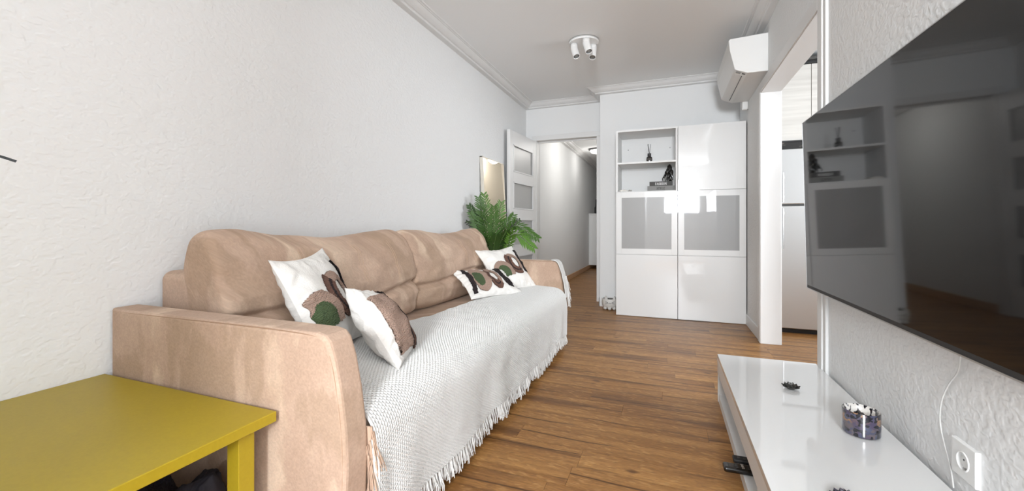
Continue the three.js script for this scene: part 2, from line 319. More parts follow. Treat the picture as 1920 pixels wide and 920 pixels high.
// ───────────── air conditioner ─────────────
{
  const o = thing('air_conditioner', 'white wall-mounted split air conditioner under the ceiling beside the kitchen opening', 'air conditioner');
  const z0 = -4.40, z1 = -3.57;
  const pr = [[XR, 2.395], [0.455, 2.383], [0.446, 2.372], [0.452, 2.30], [0.487, 2.147], [0.497, 2.139], [0.575, 2.108], [XR, 2.106]];
  const sh = new THREE.Shape(pr.map((p) => new THREE.Vector2(p[0], p[1])));
  const g = new THREE.ExtrudeGeometry(sh, { depth: z1 - z0 - 0.008, bevelEnabled: true, bevelThickness: 0.004, bevelSize: 0.004, bevelOffset: -0.004, bevelSegments: 2 }); g.translate(0, 0, z0 + 0.004);
  mesh('housing', g, whitePlastic, o);
  const slab = (a, b, off, t, za, zb) => { const A = V(a[0], a[1], 0), B = V(b[0], b[1], 0), d = B.clone().sub(A), L = d.length(), n = V(d.y, -d.x, 0).normalize(); const q = new RoundedBoxGeometry(L, t, zb - za, 2, t * 0.4); q.applyMatrix4(new THREE.Matrix4().makeBasis(d.clone().normalize(), n, V(0, 0, -1))); q.translate((A.x + B.x) / 2 + n.x * off, (A.y + B.y) / 2 + n.y * off, (za + zb) / 2); return q; };
  mesh('front_panel', slab([0.449, 2.368], [0.488, 2.15], -0.003, 0.008, z0 + 0.01, z1 - 0.01), whitePlastic, o);
  mesh('vent_slot', slab([0.546, 2.1203], [0.552, 2.1180], 0.0012, 0.004, z0 + 0.06, z1 - 0.09), blackPlastic, o);
  mesh('louvre', slab([0.500, 2.1375], [0.540, 2.1225], 0.001, 0.004, z0 + 0.05, z1 - 0.07), whitePlastic, o);
  mesh('badge', slab([0.503, 2.137], [0.533, 2.125], 0.0026, 0.002, z1 - 0.055, z1 - 0.02), std({ color: 0x9a9a98, roughness: 0.4 }), o);
  mesh('badge', slab([0.543, 2.1215], [0.565, 2.113], 0.0026, 0.002, z1 - 0.05, z1 - 0.03), std({ color: 0x4a4a48, roughness: 0.4 }), o);
  mesh('pipe_cover', box(0.66, XR, 2.03, 2.11, -4.43, -4.385, 0.012), whitePlastic, o);
  seat(o);
}

// ───────────── ceiling spot lamp ─────────────
{
  const o = thing('ceiling_spotlight', 'white round ceiling lamp with three tilting spot heads', 'lamp');
  const cx = -0.672, cz = -3.53, R = 0.128;
  mesh('ceiling_plate', lathe([[0, 0], [R - 0.004, 0], [R, 0.004], [R, 0.024], [0, 0.026]], cx, CEIL - 0.026, cz, 48), lampPaint, o);
  const spots = [[-0.752, -3.505, 0.107, 0.117], [-0.634, -3.435, 0.107, 0.10], [-0.600, -3.58, 0.0, 0.15]];
  for (const [x, z, tx, tz] of spots) {
    const y = CEIL - 0.026, r = 0.03;
    const b = mesh('mount', lathe([[0, -0.03], [r - 0.003, -0.03], [r, -0.027], [r, 0], [0, 0]], x, y, z, 28), lampPaint, o);
    const axis = V(tx, -1, tz).multiply(V(3, 1, 3)).normalize();
    const top = V(x, y - 0.034, z).addScaledVector(axis, -0.005), q = new THREE.Quaternion().setFromUnitVectors(V(0, -1, 0), axis);
    const g = new THREE.LatheGeometry([[0, 0], [r - 0.003, 0], [r, -0.003], [r, -0.1], [r - 0.002, -0.102], [r - 0.006, -0.1], [r - 0.006, -0.088], [0, -0.088]].map((p) => new THREE.Vector2(...p)), 32); g.applyQuaternion(q); g.translate(top.x, top.y, top.z);
    const hd = mesh('spot_head', g, lampPaint, o);
    const l = new THREE.LatheGeometry([[0, -0.094], [0.012, -0.0945], [0.019, -0.092], [0.0235, -0.0895]].map((p) => new THREE.Vector2(...p)), 24); l.applyQuaternion(q); l.translate(top.x, top.y, top.z);
    mesh('lens', l, std({ color: 0x9c9c99, roughness: 0.15, metalness: 0.5 }), hd);
    const ri = new THREE.TorusGeometry(0.0225, 0.0022, 8, 28); ri.rotateX(Math.PI / 2); ri.translate(0, -0.0955, 0); ri.applyQuaternion(q); ri.translate(top.x, top.y, top.z); mesh('trim_ring', ri, blackPlastic, hd);
  }
  seat(o);
}

// ───────────── sofa ─────────────
function sweepLoop(pts, z0, z1, n, nu, nv, bulge) {   // closed soft profile (x,y) swept along z, ends drawn in
  const c = new THREE.CatmullRomCurve3(pts.map((p) => V(p[0], p[1], 0)), true, 'catmullrom', 0.5);
  const loop = c.getSpacedPoints(nu), cen = V(0, 0, 0); loop.forEach((p) => cen.addScaledVector(p, 1 / loop.length));
  const L = c.getLength();
  return grid((u, v) => {
    const i = Math.round(u * nu) % nu, p = loop[i], t = Math.sin((v - 0.5) * Math.PI), a = Math.pow(Math.max(0, 1 - Math.pow(Math.abs(t), n)), 1 / n);
    let x = lerp(cen.x, p.x, a), y = lerp(cen.y, p.y, a), z = lerp(z0, z1, (t + 1) / 2);
    if (bulge) { const d = bulge(x, y, z, (t + 1) / 2, u, a); x += d[0]; y += d[1]; z += d[2]; }
    return V(x, y, z);
  }, nu, nv, L, Math.abs(z1 - z0), true);
}
{
  const o = thing('sofa', 'long beige suede sofa with two back cushions against the left wall', 'sofa');
  const armPts = [[-1.735, 0.05], [-1.735, 0.665], [-0.845, 0.665], [-0.818, 0.659], [-0.802, 0.643], [-0.784, 0.595], [-0.765, 0.51], [-0.752, 0.42], [-0.748, 0.33], [-0.752, 0.24], [-0.762, 0.05]];
  const armShape = new THREE.Shape(armPts.map((p) => new THREE.Vector2(...p)));
  const arm = (z0, z1) => {
    const g = new THREE.ExtrudeGeometry(armShape, { depth: z1 - z0 - 0.024, bevelEnabled: true, bevelThickness: 0.012, bevelSize: 0.012, bevelOffset: -0.012, bevelSegments: 3, curveSegments: 8 }); g.translate(0, 0, z0 + 0.012);
    return muv(g);
  };
  for (const [z0, z1] of [[-0.895, -0.808], [-3.21, -3.122]]) {
    const a = mesh('arm', arm(z0, z1), suede, o);
    for (const z of [z0 + 0.002, z1 - 0.002]) mesh('seam', muv(tube(armPts.slice(1).map((p, i) => [p[0] - (i > 1 ? 0.010 : 0) + (i === 0 ? 0.012 : 0), p[1] - (i <= 3 ? 0.010 : 0), z]), 0.0016, 60, 6)), suedeSeam, a);
  }
  mesh('base', box(-1.70, -0.80, 0.06, 0.26, -3.12, -0.895, 0.02), suede, o);
  mesh('back_frame', box(-1.738, -1.545, 0.06, 0.776, -3.12, -0.945, 0.035, 4), suede, o);
  const sp = [[-1.54, 0.24], [-1.54, 0.425], [-1.3, 0.436], [-1.0, 0.441], [-0.87, 0.440], [-0.80, 0.427], [-0.762, 0.39], [-0.75, 0.33], [-0.755, 0.25], [-0.8, 0.235]];
  mesh('seat_cushion', slantUv(sweepLoop(sp, -3.12, -0.897, 30, 90, 60)), suede, o);
  const wr = (k) => (x, y, z, t, u, a) => {
    const w = 0.012 * n3(x * 6 + k, y * 6, z * 3.2) + 0.010 * n3(x * 12, y * 16 + k, z * 7) + 0.004 * n3(x * 30, y * 38 + k, z * 11), e = smooth(0.16, 0, Math.min(t, 1 - t));
    const front = smooth(-1.52, -1.40, x), pinch = e * 0.005 * Math.sin(y * 55 + k) * front;
    const crease = 0.030 * Math.exp(-Math.pow((y - 0.605 - 0.02 * Math.sin(t * 7 + k)) / 0.014, 2)) * front;
    const top = smooth(0.8, 0.9, y) * (0.018 * Math.cos((t - 0.5) * 2 * Math.PI) * -1 + 0.012 * n3(z * 2.3, k, 0));
    return [w + pinch - crease + 0.02 * front * Math.sin(t * Math.PI) * smooth(0.95, 0.6, y), 0.6 * w + top, 0.3 * w];
  };
  const bp = [[-1.535, 0.44], [-1.42, 0.437], [-1.355, 0.455], [-1.335, 0.52], [-1.340, 0.60], [-1.345, 0.66], [-1.36, 0.73], [-1.395, 0.82], [-1.44, 0.876], [-1.50, 0.905], [-1.56, 0.885], [-1.585, 0.81], [-1.56, 0.70], [-1.54, 0.55]];
  const c1 = mesh('back_cushion', slantUv(sweepLoop(bp, -2.03, -0.925, 15, 110, 150, wr(1.7))), suede, o);
  const c2 = mesh('back_cushion', slantUv(sweepLoop(bp, -3.115, -2.025, 15, 110, 150, wr(5.1))), suede, o);
  for (const [c, z0, z1, k, list] of [[c1, -2.03, -0.925, 1.7, [-1.27, -1.285, -1.58, -1.60, -1.84, -1.853]], [c2, -3.115, -2.025, 5.1, [-2.62, -2.64]]]) for (const z of list) {
    const cv = new THREE.CatmullRomCurve3(bp.map((p) => V(p[0], p[1], 0)), true, 'catmullrom', 0.5), q = [], f = wr(k);
    for (let i = 0; i <= 22; i++) { const u = 0.325 + 0.17 * i / 22 + 0.01 * Math.sin(z * 90), p = cv.getPointAt(u), tn_ = cv.getTangentAt(u), zz = z + 0.02 * (i / 22) * (i / 22), d = f(p.x, p.y, zz, (zz - z0) / (z1 - z0), u, 1); q.push(V(p.x + d[0] - tn_.y * -0.0005, p.y + d[1], zz + d[2])); }
    mesh('stitching', tube(q, 0.0012, 40, 5), std({ color: 0xc3a78e, roughness: 0.95 }), c);
  }
  for (const [x, z] of [[-0.84, -0.98], [-0.84, -3.05], [-1.66, -0.98], [-1.66, -3.05]]) mesh('leg', box(x - 0.03, x + 0.03, 0, 0.06, z - 0.04, z + 0.04, 0.004), chrome, o);
  seat(o);
}
// ───────────── white fringed throw ─────────────
const strands = (len, spread, n, r, droop = 0.2) => {
  const gs = [];
  for (let k = 0; k < n; k++) {
    const a = rr(-1, 1), b = rr(-1, 1), l = len * rr(0.75, 1.08), s = spread;
    gs.push(new THREE.TubeGeometry(new THREE.CatmullRomCurve3([V(0.002 * b, 0.012, 0.004 * a), V(0.004 * b, -l * 0.3, s * a * 0.5), V(0.010 * b + 0.002, -l * 0.7, s * a * 0.9 + 0.002 * rr(-1, 1)), V(0.012 * b + 0.004 * rr(-1, 1), -l, s * a * (0.9 + droop * rr(-1, 1)))]), 5, r, 4));
  }
  return join(gs);
};
{
  const o = thing('throw_blanket', 'white waffle-knit throw with a fringed hem over the sofa seat', 'throw');
  const path = new THREE.CatmullRomCurve3([[-1.34, 0.444], [-1.2, 0.449], [-1.0, 0.453], [-0.87, 0.452], [-0.795, 0.438], [-0.750, 0.398], [-0.736, 0.33], [-0.737, 0.22], [-0.738, 0.10]].map((p) => V(p[0], p[1], 0)), false, 'catmullrom', 0.5);
  const L = path.getLength(), ZN = -0.902, ZF = -3.118, backEdge = [[0, 0.09], [0.3, 0.10], [0.38, 0.14], [0.41, 0.155], [0.46, 0.185], [0.6, 0.20], [0.75, 0.2], [0.88, 0.25], [1, 0.30]];
  const sBack = (v) => { for (let i = 1; i < backEdge.length; i++) if (v <= backEdge[i][0]) { const [a, p] = backEdge[i - 1], [b, q] = backEdge[i]; return lerp(p, q, smooth(a, b, v)); } return 0.3; };
  const hem = (v) => 1 - 0.02 * (0.5 + 0.5 * Math.sin(v * 23)) - 0.025 * n3(v * 9, 3.3, 0);
  const at = (u, v, lift = 0) => {
    const s = lerp(sBack(v), hem(v), u), p = path.getPointAt(clamp(s)), q = path.getTangentAt(clamp(s));
    const drop = smooth(0.66, 0.95, s), z = lerp(ZN, ZF, v);
    const fold = 0.010 * drop * (n3(z * 5, s * 1.2, 1) + 0.6 * Math.sin(z * 17 + 2 * n3(z * 2, 0, 4))) + 0.004 * n3(z * 7, s * 9, 7) + 0.006 * smooth(0.45, 0.4, s) * (0.5 + 0.5 * n3(z * 16, s * 8, 2)) + 0.012 * smooth(0.03, 0, v) * drop;
    const k = Math.max(-0.004, fold) + lift + 0.003;
    return V(p.x - q.y * k, p.y + q.x * k, z + 0.006 * n3(s * 6, z * 3, 9) * (v > 0.02 && v < 0.98 ? 1 : 0));
  };
  const holes = (a, b) => 0.0075 * (1 - knitH(a / 0.18, b / 0.18));    // the open waffle is modelled
  const topG = grid((u, v) => at(u, v, 0.010 - holes(u * L * 0.85, v * (ZN - ZF))), 384, 984, L * 0.85, ZN - ZF), botG = grid((u, v) => at(u, v, 0), 60, 130, L * 0.85, ZN - ZF);
  const rim = (f) => grid((u, v) => f(u, v * 0.010), 130, 1, 2, 0.01);
  mesh('knitted_cloth', [topG, botG, rim((t, l) => at(0, t, l)), rim((t, l) => at(1, t, l)), rim((t, l) => at(t, 0, l)), rim((t, l) => at(t, 1, l))], knit, o);
  const vars = []; for (let k = 0; k < 6; k++) vars.push(strands(0.078, 0.011, 9, 0.0013));
  const N = 118;
  for (let k = 0; k < N; k++) {
    const p = at(1, (k + 0.5) / N, 0.003), m = mesh('tassel', vars[Math.floor(rnd() * 6)], yarn, o);
    m.position.copy(p); m.rotation.set(rr(-0.12, 0.12), rr(-0.5, 0.5), rr(-0.05, 0.10)); m.scale.set(1, rr(0.75, 1.0) * Math.min(1, (p.y - 0.006) / 0.085), 1);
  }
  for (let k = 0; k < 12; k++) {   // short fringe down the near side edge
    const u = 0.70 + 0.29 * k / 11, p = at(u, 0, 0.003), m = mesh('tassel', vars[k % 6], yarn, o); m.position.set(p.x - 0.004, p.y, p.z + 0.006); m.rotation.set(0.10 + rr(-0.05, 0.05), rr(-1, 1), rr(-0.1, 0.1)); m.scale.set(1, Math.min(1.1, (p.y - 0.01) / 0.085), 1);
  }
  // end of the throw lying up the front of the far arm
  const flap = (u, v, l = 0) => { const a = [[-0.850, 0.668], [-0.818, 0.663], [-0.798, 0.645], [-0.779, 0.597], [-0.756, 0.51], [-0.744, 0.45], [-0.742, 0.41], [-0.741, 0.38]]; const c = new THREE.CatmullRomCurve3(a.map((p) => V(p[0], p[1], 0))); const p = c.getPointAt(u), q = c.getTangentAt(u); const k = 0.001 + l + 0.003 * n3(u * 6, v * 3, 5); return V(p.x - q.y * k, p.y + q.x * k, lerp(-3.119, -3.216, v) + 0.004 * n3(u * 7, 1, v)); };
  mesh('arm_flap', [grid((u, v) => flap(u, v, 0.006), 40, 10, 0.45, 0.1), grid((u, v) => flap(u, v), 40, 10, 0.45, 0.1), grid((u, v) => flap(u, 0, v * 0.006), 40, 1, 0.45, 0.01), grid((u, v) => flap(u, 1, v * 0.006), 40, 1, 0.45, 0.01), grid((u, v) => flap(0, u, v * 0.006), 10, 1, 0.1, 0.01), grid((u, v) => flap(1, u, v * 0.006), 10, 1, 0.1, 0.01)], knit, o);
  for (let k = 0; k < 9; k++) { const p = flap(0.55 + 0.45 * (k % 5) / 4, 0.55 + 0.45 * rnd(), 0.008), m = mesh('tassel', vars[k % 6], yarn, o); m.position.copy(p); m.rotation.set(-0.25, rr(-1, 1), 0.18); }
  seat(o);
}
{
  const o = thing('throw_blanket', 'beige fringed throw peeking from under the white throw at near arm', 'throw');
  mesh('folded_cloth', box(-0.80, -0.742, 0.30, 0.40, -0.903, -0.8955, 0.003), beigeYarn, o);
  const v = []; for (let k = 0; k < 3; k++) v.push(strands(0.10, 0.008, 8, 0.0013));
  for (let k = 0; k < 9; k++) { const m = mesh('tassel', v[k % 3], beigeYarn, o); m.position.set(-0.742 + 0.010 * Math.sin(k), 0.39 - 0.012 * k, -0.897 + 0.0012 * k); m.rotation.set(rr(0.02, 0.16), rr(-1, 1), rr(-0.02, 0.12)); }
  seat(o);
}
// ───────────── scatter cushions ─────────────
function pillow(name, label, c, right, up, w, h, t, patches, rim) {
  const o = thing(name, label, 'cushion', 'patterned scatter cushions on the sofa');
  const R = V(...right).normalize(), N = R.clone().cross(V(...up)).normalize(), U = N.clone().cross(R).normalize();
  const k = label.length;
  const surf = (u, v, side) => {
    const cu = u * (w / 2) * (1 - 0.12 * (1 - v * v)), cv = v * (h / 2) * (1 - 0.12 * (1 - u * u));
    const e = Math.pow(Math.max(0, (1 - u * u)), 0.55) * Math.pow(Math.max(0, (1 - v * v)), 0.55);
    const edge = smooth(0.55, 0.98, Math.max(Math.abs(u), Math.abs(v)));
    const wr = e > 0 ? (0.010 * n3(u * 2.4 + k, v * 2.4, side) + 0.010 * edge * n3(u * 7, v * 7 + k, side * 3)) * smooth(0, 0.25, e) : 0;
    return V(cu, cv, side * (t / 2 * e + wr));
  };
  const m = new THREE.Matrix4().makeBasis(R, U, N).setPosition(V(...c));
  const shell = [1, -1].map((s) => { const g = grid((a, b) => surf((2 * a - 1), (2 * b - 1), s), 56, 56, w, h); if (s < 0) { g.index.array.reverse(); g.computeVertexNormals(); } return g; });
  for (const g of shell) g.applyMatrix4(m);
  mesh('cover', shell, cotton, o);
  for (const [pn, mat, mask, off] of patches) {
    const n = 110, pos = [], uv = [], nor = [], idx = [], id = new Map();
    const P = (i, j) => { const u = 2 * i / n - 1, v = 2 * j / n - 1, p = surf(u, v, 1), a = surf(clamp(u + 0.01, -1, 1), v, 1).sub(surf(clamp(u - 0.01, -1, 1), v, 1)), b = surf(u, clamp(v + 0.01, -1, 1), 1).sub(surf(u, clamp(v - 0.01, -1, 1), 1)); return [p, a.cross(b).normalize(), u, v]; };
    const get = (i, j, lo) => { const key = (i * 1000 + j) * 2 + lo; if (id.has(key)) return id.get(key); const [p, q, u, v] = P(i, j); p.addScaledVector(q, lo ? -0.002 : off + 0.002 * n3(u * 22, v * 22, 3)); const r = pos.length / 3; pos.push(p.x, p.y, p.z); nor.push(q.x, q.y, q.z); uv.push(u * w / 2, v * h / 2); id.set(key, r); return r; };
    const inM = (i, j) => i >= 0 && j >= 0 && i < n && j < n && mask((2 * (i + 0.5) / n - 1) + 0.012 * n3(i * 0.7, j * 0.7, 2), (2 * (j + 0.5) / n - 1) + 0.012 * n3(i * 0.7, j * 0.7, 8));
    for (let j = 0; j < n; j++) for (let i = 0; i < n; i++) if (inM(i, j)) {
      const a = get(i, j, 0), b = get(i + 1, j, 0), d = get(i + 1, j + 1, 0), e = get(i, j + 1, 0); idx.push(a, b, d, a, d, e);
      const sk = (i0, j0, i1, j1) => { const p = get(i0, j0, 0), q = get(i1, j1, 0), r = get(i1, j1, 1), s = get(i0, j0, 1); idx.push(p, s, r, p, r, q); };
      if (!inM(i - 1, j)) sk(i, j + 1, i, j); if (!inM(i + 1, j)) sk(i + 1, j, i + 1, j + 1); if (!inM(i, j - 1)) sk(i, j, i + 1, j); if (!inM(i, j + 1)) sk(i + 1, j + 1, i, j + 1);
    }
    if (!idx.length) continue;
    const g = new THREE.BufferGeometry(); g.setAttribute('position', new THREE.Float32BufferAttribute(pos, 3)); g.setAttribute('normal', new THREE.Float32BufferAttribute(nor, 3)); g.setAttribute('uv', new THREE.Float32BufferAttribute(uv, 2)); g.setIndex(idx); g.applyMatrix4(m);
    mesh(pn, g, mat, o);
  }
  seat(o);
}
const ell = (u, v, cx, cy, rx, ry, rot = 0) => { const c = Math.cos(rot), s = Math.sin(rot), x = (u - cx) * c + (v - cy) * s, y = -(u - cx) * s + (v - cy) * c; return Math.hypot(x / rx, y / ry); };
const makeSquare = (ax, rx) => {
  const archIn = (u, v) => ell(u, v, ax - 0.04, -0.36, 0.29, 0.40) < 1 && v > -0.46 && u > -0.93, ringD = (u, v) => ell(u, v, rx, 0.06, 0.43, 0.54, 0.2), ringH = (u, v) => (u - rx) * 0.85 + (v - 0.06) * 0.5, ringHole = (u, v) => ell(u, v, rx + 0.03, 0.08, 0.17, 0.25, 0.2) < 1;
  return [
    ['tan_arch', tuftTan, (u, v) => ell(u, v, ax, -0.34, 0.46, 0.60) < 1 && v > -0.46 && u > -0.93 && !archIn(u, v), 0.007],
    ['green_arch', tuftGreen, archIn, 0.006],
    ['brown_ring', tuftBrown, (u, v) => { const d = ringD(u, v); return d < 1 && ringH(u, v) < 0.02 && !ringHole(u, v) && !(d > 0.62 && d < 0.74) && ell(u, v, ax, -0.34, 0.47, 0.61) > 1; }, 0.006],
    ['black_arc', tuftBlack, (u, v) => { const d = ringD(u, v); return d >= 0.62 && d <= 0.74 && ringH(u, v) < 0.02 && ell(u, v, ax, -0.34, 0.47, 0.61) > 1; }, 0.007],
    ['tan_half_ring', tuftTan, (u, v) => ringD(u, v) < 0.9 && ringH(u, v) >= 0.02 && !ringHole(u, v), 0.006],
    ['black_bar', tuftBlack, (u, v) => u > rx + 0.47 + 0.05 * v && u < rx + 0.62 && v > -0.35 && v < 0.72, 0.007],
  ];
};
const lumbarDesign = [
  ['black_bar', tuftBlack, (u, v) => { const e = -0.83 + 0.06 * v; return u > e && u < e + 0.13 && Math.abs(v) < 0.8; }, 0.007],
  ['tan_disc', tuftTan, (u, v) => ell(u, v, -0.42, 0.0, 0.30, 0.82) < 1 && u > -0.70 + 0.06 * v && !(ell(u, v, -0.50, 0.0, 0.17, 0.48) < 1), 0.006],
  ['green_disc', tuftGreen, (u, v) => ell(u, v, -0.50, 0.0, 0.17, 0.48) < 1 && u > -0.70 + 0.06 * v, 0.006],
  ['brown_ring', tuftBrown, (u, v) => { const d = ell(u, v, 0.12, 0.05, 0.27, 0.82); return d < 1 && (u - 0.12) * 2.4 + v * 0.8 < 0.05 && ell(u, v, 0.12, 0.08, 0.12, 0.36) > 1 && !(d > 0.62 && d < 0.72); }, 0.006],
  ['black_arc', tuftBlack, (u, v) => { const d = ell(u, v, 0.12, 0.05, 0.27, 0.82); return d >= 0.62 && d <= 0.72 && (u - 0.12) * 2.4 + v * 0.8 < 0.05; }, 0.006],
  ['tan_half_ring', tuftTan, (u, v) => ell(u, v, 0.12, 0.05, 0.25, 0.78) < 1 && (u - 0.12) * 2.4 + v * 0.8 >= 0.05 && ell(u, v, 0.12, 0.08, 0.12, 0.36) > 1, 0.006],
  ...[0.50, 0.60, 0.70].map((a) => ['black_stripe', tuftBlack, (u, v) => Math.abs(u - a + 0.05 * v - 0.03 * v * v) < 0.03 && v > -0.62 && v < 0.85, 0.006]),
];
const bigArchDesign = [
  ['tan_arch', tuftTan, (u, v) => u > -0.80 && u < 0.02 && v > -0.8 && v < 0.66 - 0.25 * (u + 0.3) * (u + 0.3), 0.008],
  ['black_line', tuftBlack, (u, v) => { const e = 0.10 + 0.10 * Math.cos(v * 1.4); return u > e && u < e + 0.06 && Math.abs(v) < 0.82; }, 0.007],
  ['brown_band', tuftBrown, (u, v) => { const e = 0.18 + 0.10 * Math.cos(v * 1.4); return u > e && u < e + 0.2 && Math.abs(v) < 0.86; }, 0.006],
  ['black_line', tuftBlack, (u, v) => { const e = 0.42 + 0.10 * Math.cos(v * 1.4); return u > e && u < e + 0.06 && Math.abs(v) < 0.8; }, 0.007],
];
pillow('scatter_cushion', 'square white cushion with tufted green arch, leaning behind the near sofa arm', [-1.235, 0.645, -1.215], [-0.36, 0.05, -0.93], [-0.38, 0.9, 0.15], 0.40, 0.42, 0.15, makeSquare(-0.64, 0.10));
pillow('scatter_cushion', 'white cushion seen edge-on with large taupe patch, nearest the seat front', [-1.0, 0.563, -1.28], [-0.39, -0.18, -0.90], [-0.593, 0.80, 0.10], 0.34, 0.34, 0.15, bigArchDesign);
pillow('scatter_cushion', 'oblong white cushion with green disc and black stripes lying on the throw', [-1.160, 0.545, -2.60], [0.408, -0.046, -0.912], [-0.746, 0.56, -0.361], 0.49, 0.29, 0.11, lumbarDesign);
pillow('scatter_cushion', 'square white cushion with black bar leaning by the far sofa arm', [-1.165, 0.602, -2.965], [0.357, 0.041, -0.9], [-0.60, 0.76, -0.2], 0.42, 0.42, 0.14, makeSquare(-0.50, 0.24));

// ───────────── yellow table ─────────────
{
  const o = thing('coffee_table', 'mustard yellow low table with square legs beside the sofa arm', 'table');
  mesh('table_top', box(-1.745, -0.967, 0.423, 0.45, -0.797, 0.383, 0.0025), yellow, o);
  for (const x of [-1.72, -1.032]) for (const z of [-0.752, 0.30]) mesh('leg', box(x, x + 0.042, 0, 0.423, z, z + 0.042, 0.002), yellow, o);
  seat(o);
}
{
  const o = thing('fabric_bag', 'dark navy crumpled bag on the floor under the yellow table', 'bag');
  const blob = (cx, cy, cz, rx, ry, rz, s) => grid((u, v) => { const a = u * Math.PI * 2, b = (v - 0.5) * Math.PI, cb = Math.sign(Math.cos(b)) * Math.pow(Math.abs(Math.cos(b)), 0.6), sb = Math.sign(Math.sin(b)) * Math.pow(Math.abs(Math.sin(b)), 0.7); const d = V(Math.cos(a) * cb, sb, Math.sin(a) * cb); const k = 1 + 0.22 * n3(d.x * 1.6 + s, d.y * 1.8, d.z * 1.6) + 0.09 * Math.abs(n3(d.x * 5, d.y * 5 + s, d.z * 5)); return V(cx + d.x * rx * k, Math.max(0.002, cy + d.y * ry * k), cz + d.z * rz * k); }, 60, 40, 1, 0.5, true);
  const navy = std({ color: 0x1c1a26, roughness: 0.75, bumpMap: suedeBump, bumpScale: 0.01 });
  mesh('body', blob(-1.32, 0.15, -0.58, 0.17, 0.155, 0.15, 2.2), navy, o);
  mesh('flap', blob(-1.125, 0.14, -0.69, 0.055, 0.15, 0.075, 5.2), std({ color: 0x141018, roughness: 0.8 }), o);
  seat(o);
}
// plant whose leaf tip reaches into the picture at the left
{
  const o = thing('potted_dracaena', 'potted plant on the yellow table, one dark leaf tip at the left edge', 'plant');
  mesh('pot', lathe([[0, 0], [0.065, 0], [0.085, 0.14], [0.09, 0.145], [0.082, 0.145], [0.078, 0.13], [0, 0.128]], -1.42, 0.45, -0.10), terracotta, o);
  mesh('stem', cyl(0.012, 0.008, [-1.42, 0.57, -0.10], [-1.42, 0.95, -0.10], 10), palmStem, o);
  const dark = std({ color: 0x33383a, roughness: 0.5 });
  const leaf = (tip, base, mid) => { const c = new THREE.QuadraticBezierCurve3(V(...base), V(...mid), V(...tip)); return grid((u, v) => { const p = c.getPoint(u), q = c.getTangent(u), s = V(0, 1, 0).cross(q).normalize(), w = 0.016 * Math.pow(Math.sin(Math.PI * clamp(0.12 + 0.88 * u)), 0.8); const n = q.clone().cross(s); return p.addScaledVector(s, (v - 0.5) * 2 * w).addScaledVector(n, -0.005 * Math.abs(v - 0.5) * 2); }, 24, 4, 0.4, 0.03); };
  mesh('leaf', leaf([-1.221, 1.071, -0.42], [-1.42, 0.95, -0.10], [-1.30, 1.15, -0.26]), dark, o);
  for (let k = 0; k < 9; k++) { const a = 0.9 + k * 0.55, r = 0.26 + 0.06 * (k % 3); mesh('leaf', leaf([-1.42 + r * 0.8 * Math.sin(a) * (Math.sin(a) < 0 ? 0.8 : 1), 1.0 + 0.12 * (k % 4), -0.10 + r * Math.abs(Math.cos(a))], [-1.42, 0.93, -0.10], [-1.42 + r * 0.4 * Math.sin(a), 1.2, -0.10 + r * 0.4 * Math.abs(Math.cos(a))]), dark, o); }
  seat(o);
}

// ───────────── standing mirror and palm ─────────────
{
  const o = thing('standing_mirror', 'tall narrow mirror with thin pale frame leaning on the wall behind the palm', 'mirror');
  const z0 = -4.275, z1 = -3.705, h = 1.635, g = new THREE.Group();
  const parts = [['mirror_glass', box(0.010, 0.013, 0.012, h - 0.012, z0 + 0.01, z1 - 0.01), mirrorGlass], ['backing', box(-0.012, 0.010, 0.006, h - 0.006, z0 + 0.006, z1 - 0.006), std({ color: 0xcfcac2, roughness: 0.6 })]];
  const fr = std({ color: 0xd8d2c6, roughness: 0.35 });
  const list = [...parts.map(([n, q, m]) => [n, q, m]), ['frame', join([box(-0.014, 0.018, 0, h, z0, z0 + 0.012, 0.002), box(-0.014, 0.018, 0, h, z1 - 0.012, z1, 0.002), box(-0.014, 0.018, 0, 0.012, z0, z1, 0.002), box(-0.014, 0.018, h - 0.012, h, z0, z1, 0.002)]), fr]];
  const tilt = Math.asin(0.075 / h);
  for (const [n, q, m] of list) { q.rotateZ(tilt); q.translate(XL + 0.016 + 0.075, 0, 0); mesh(n, q, m, o); }
  seat(o);
}
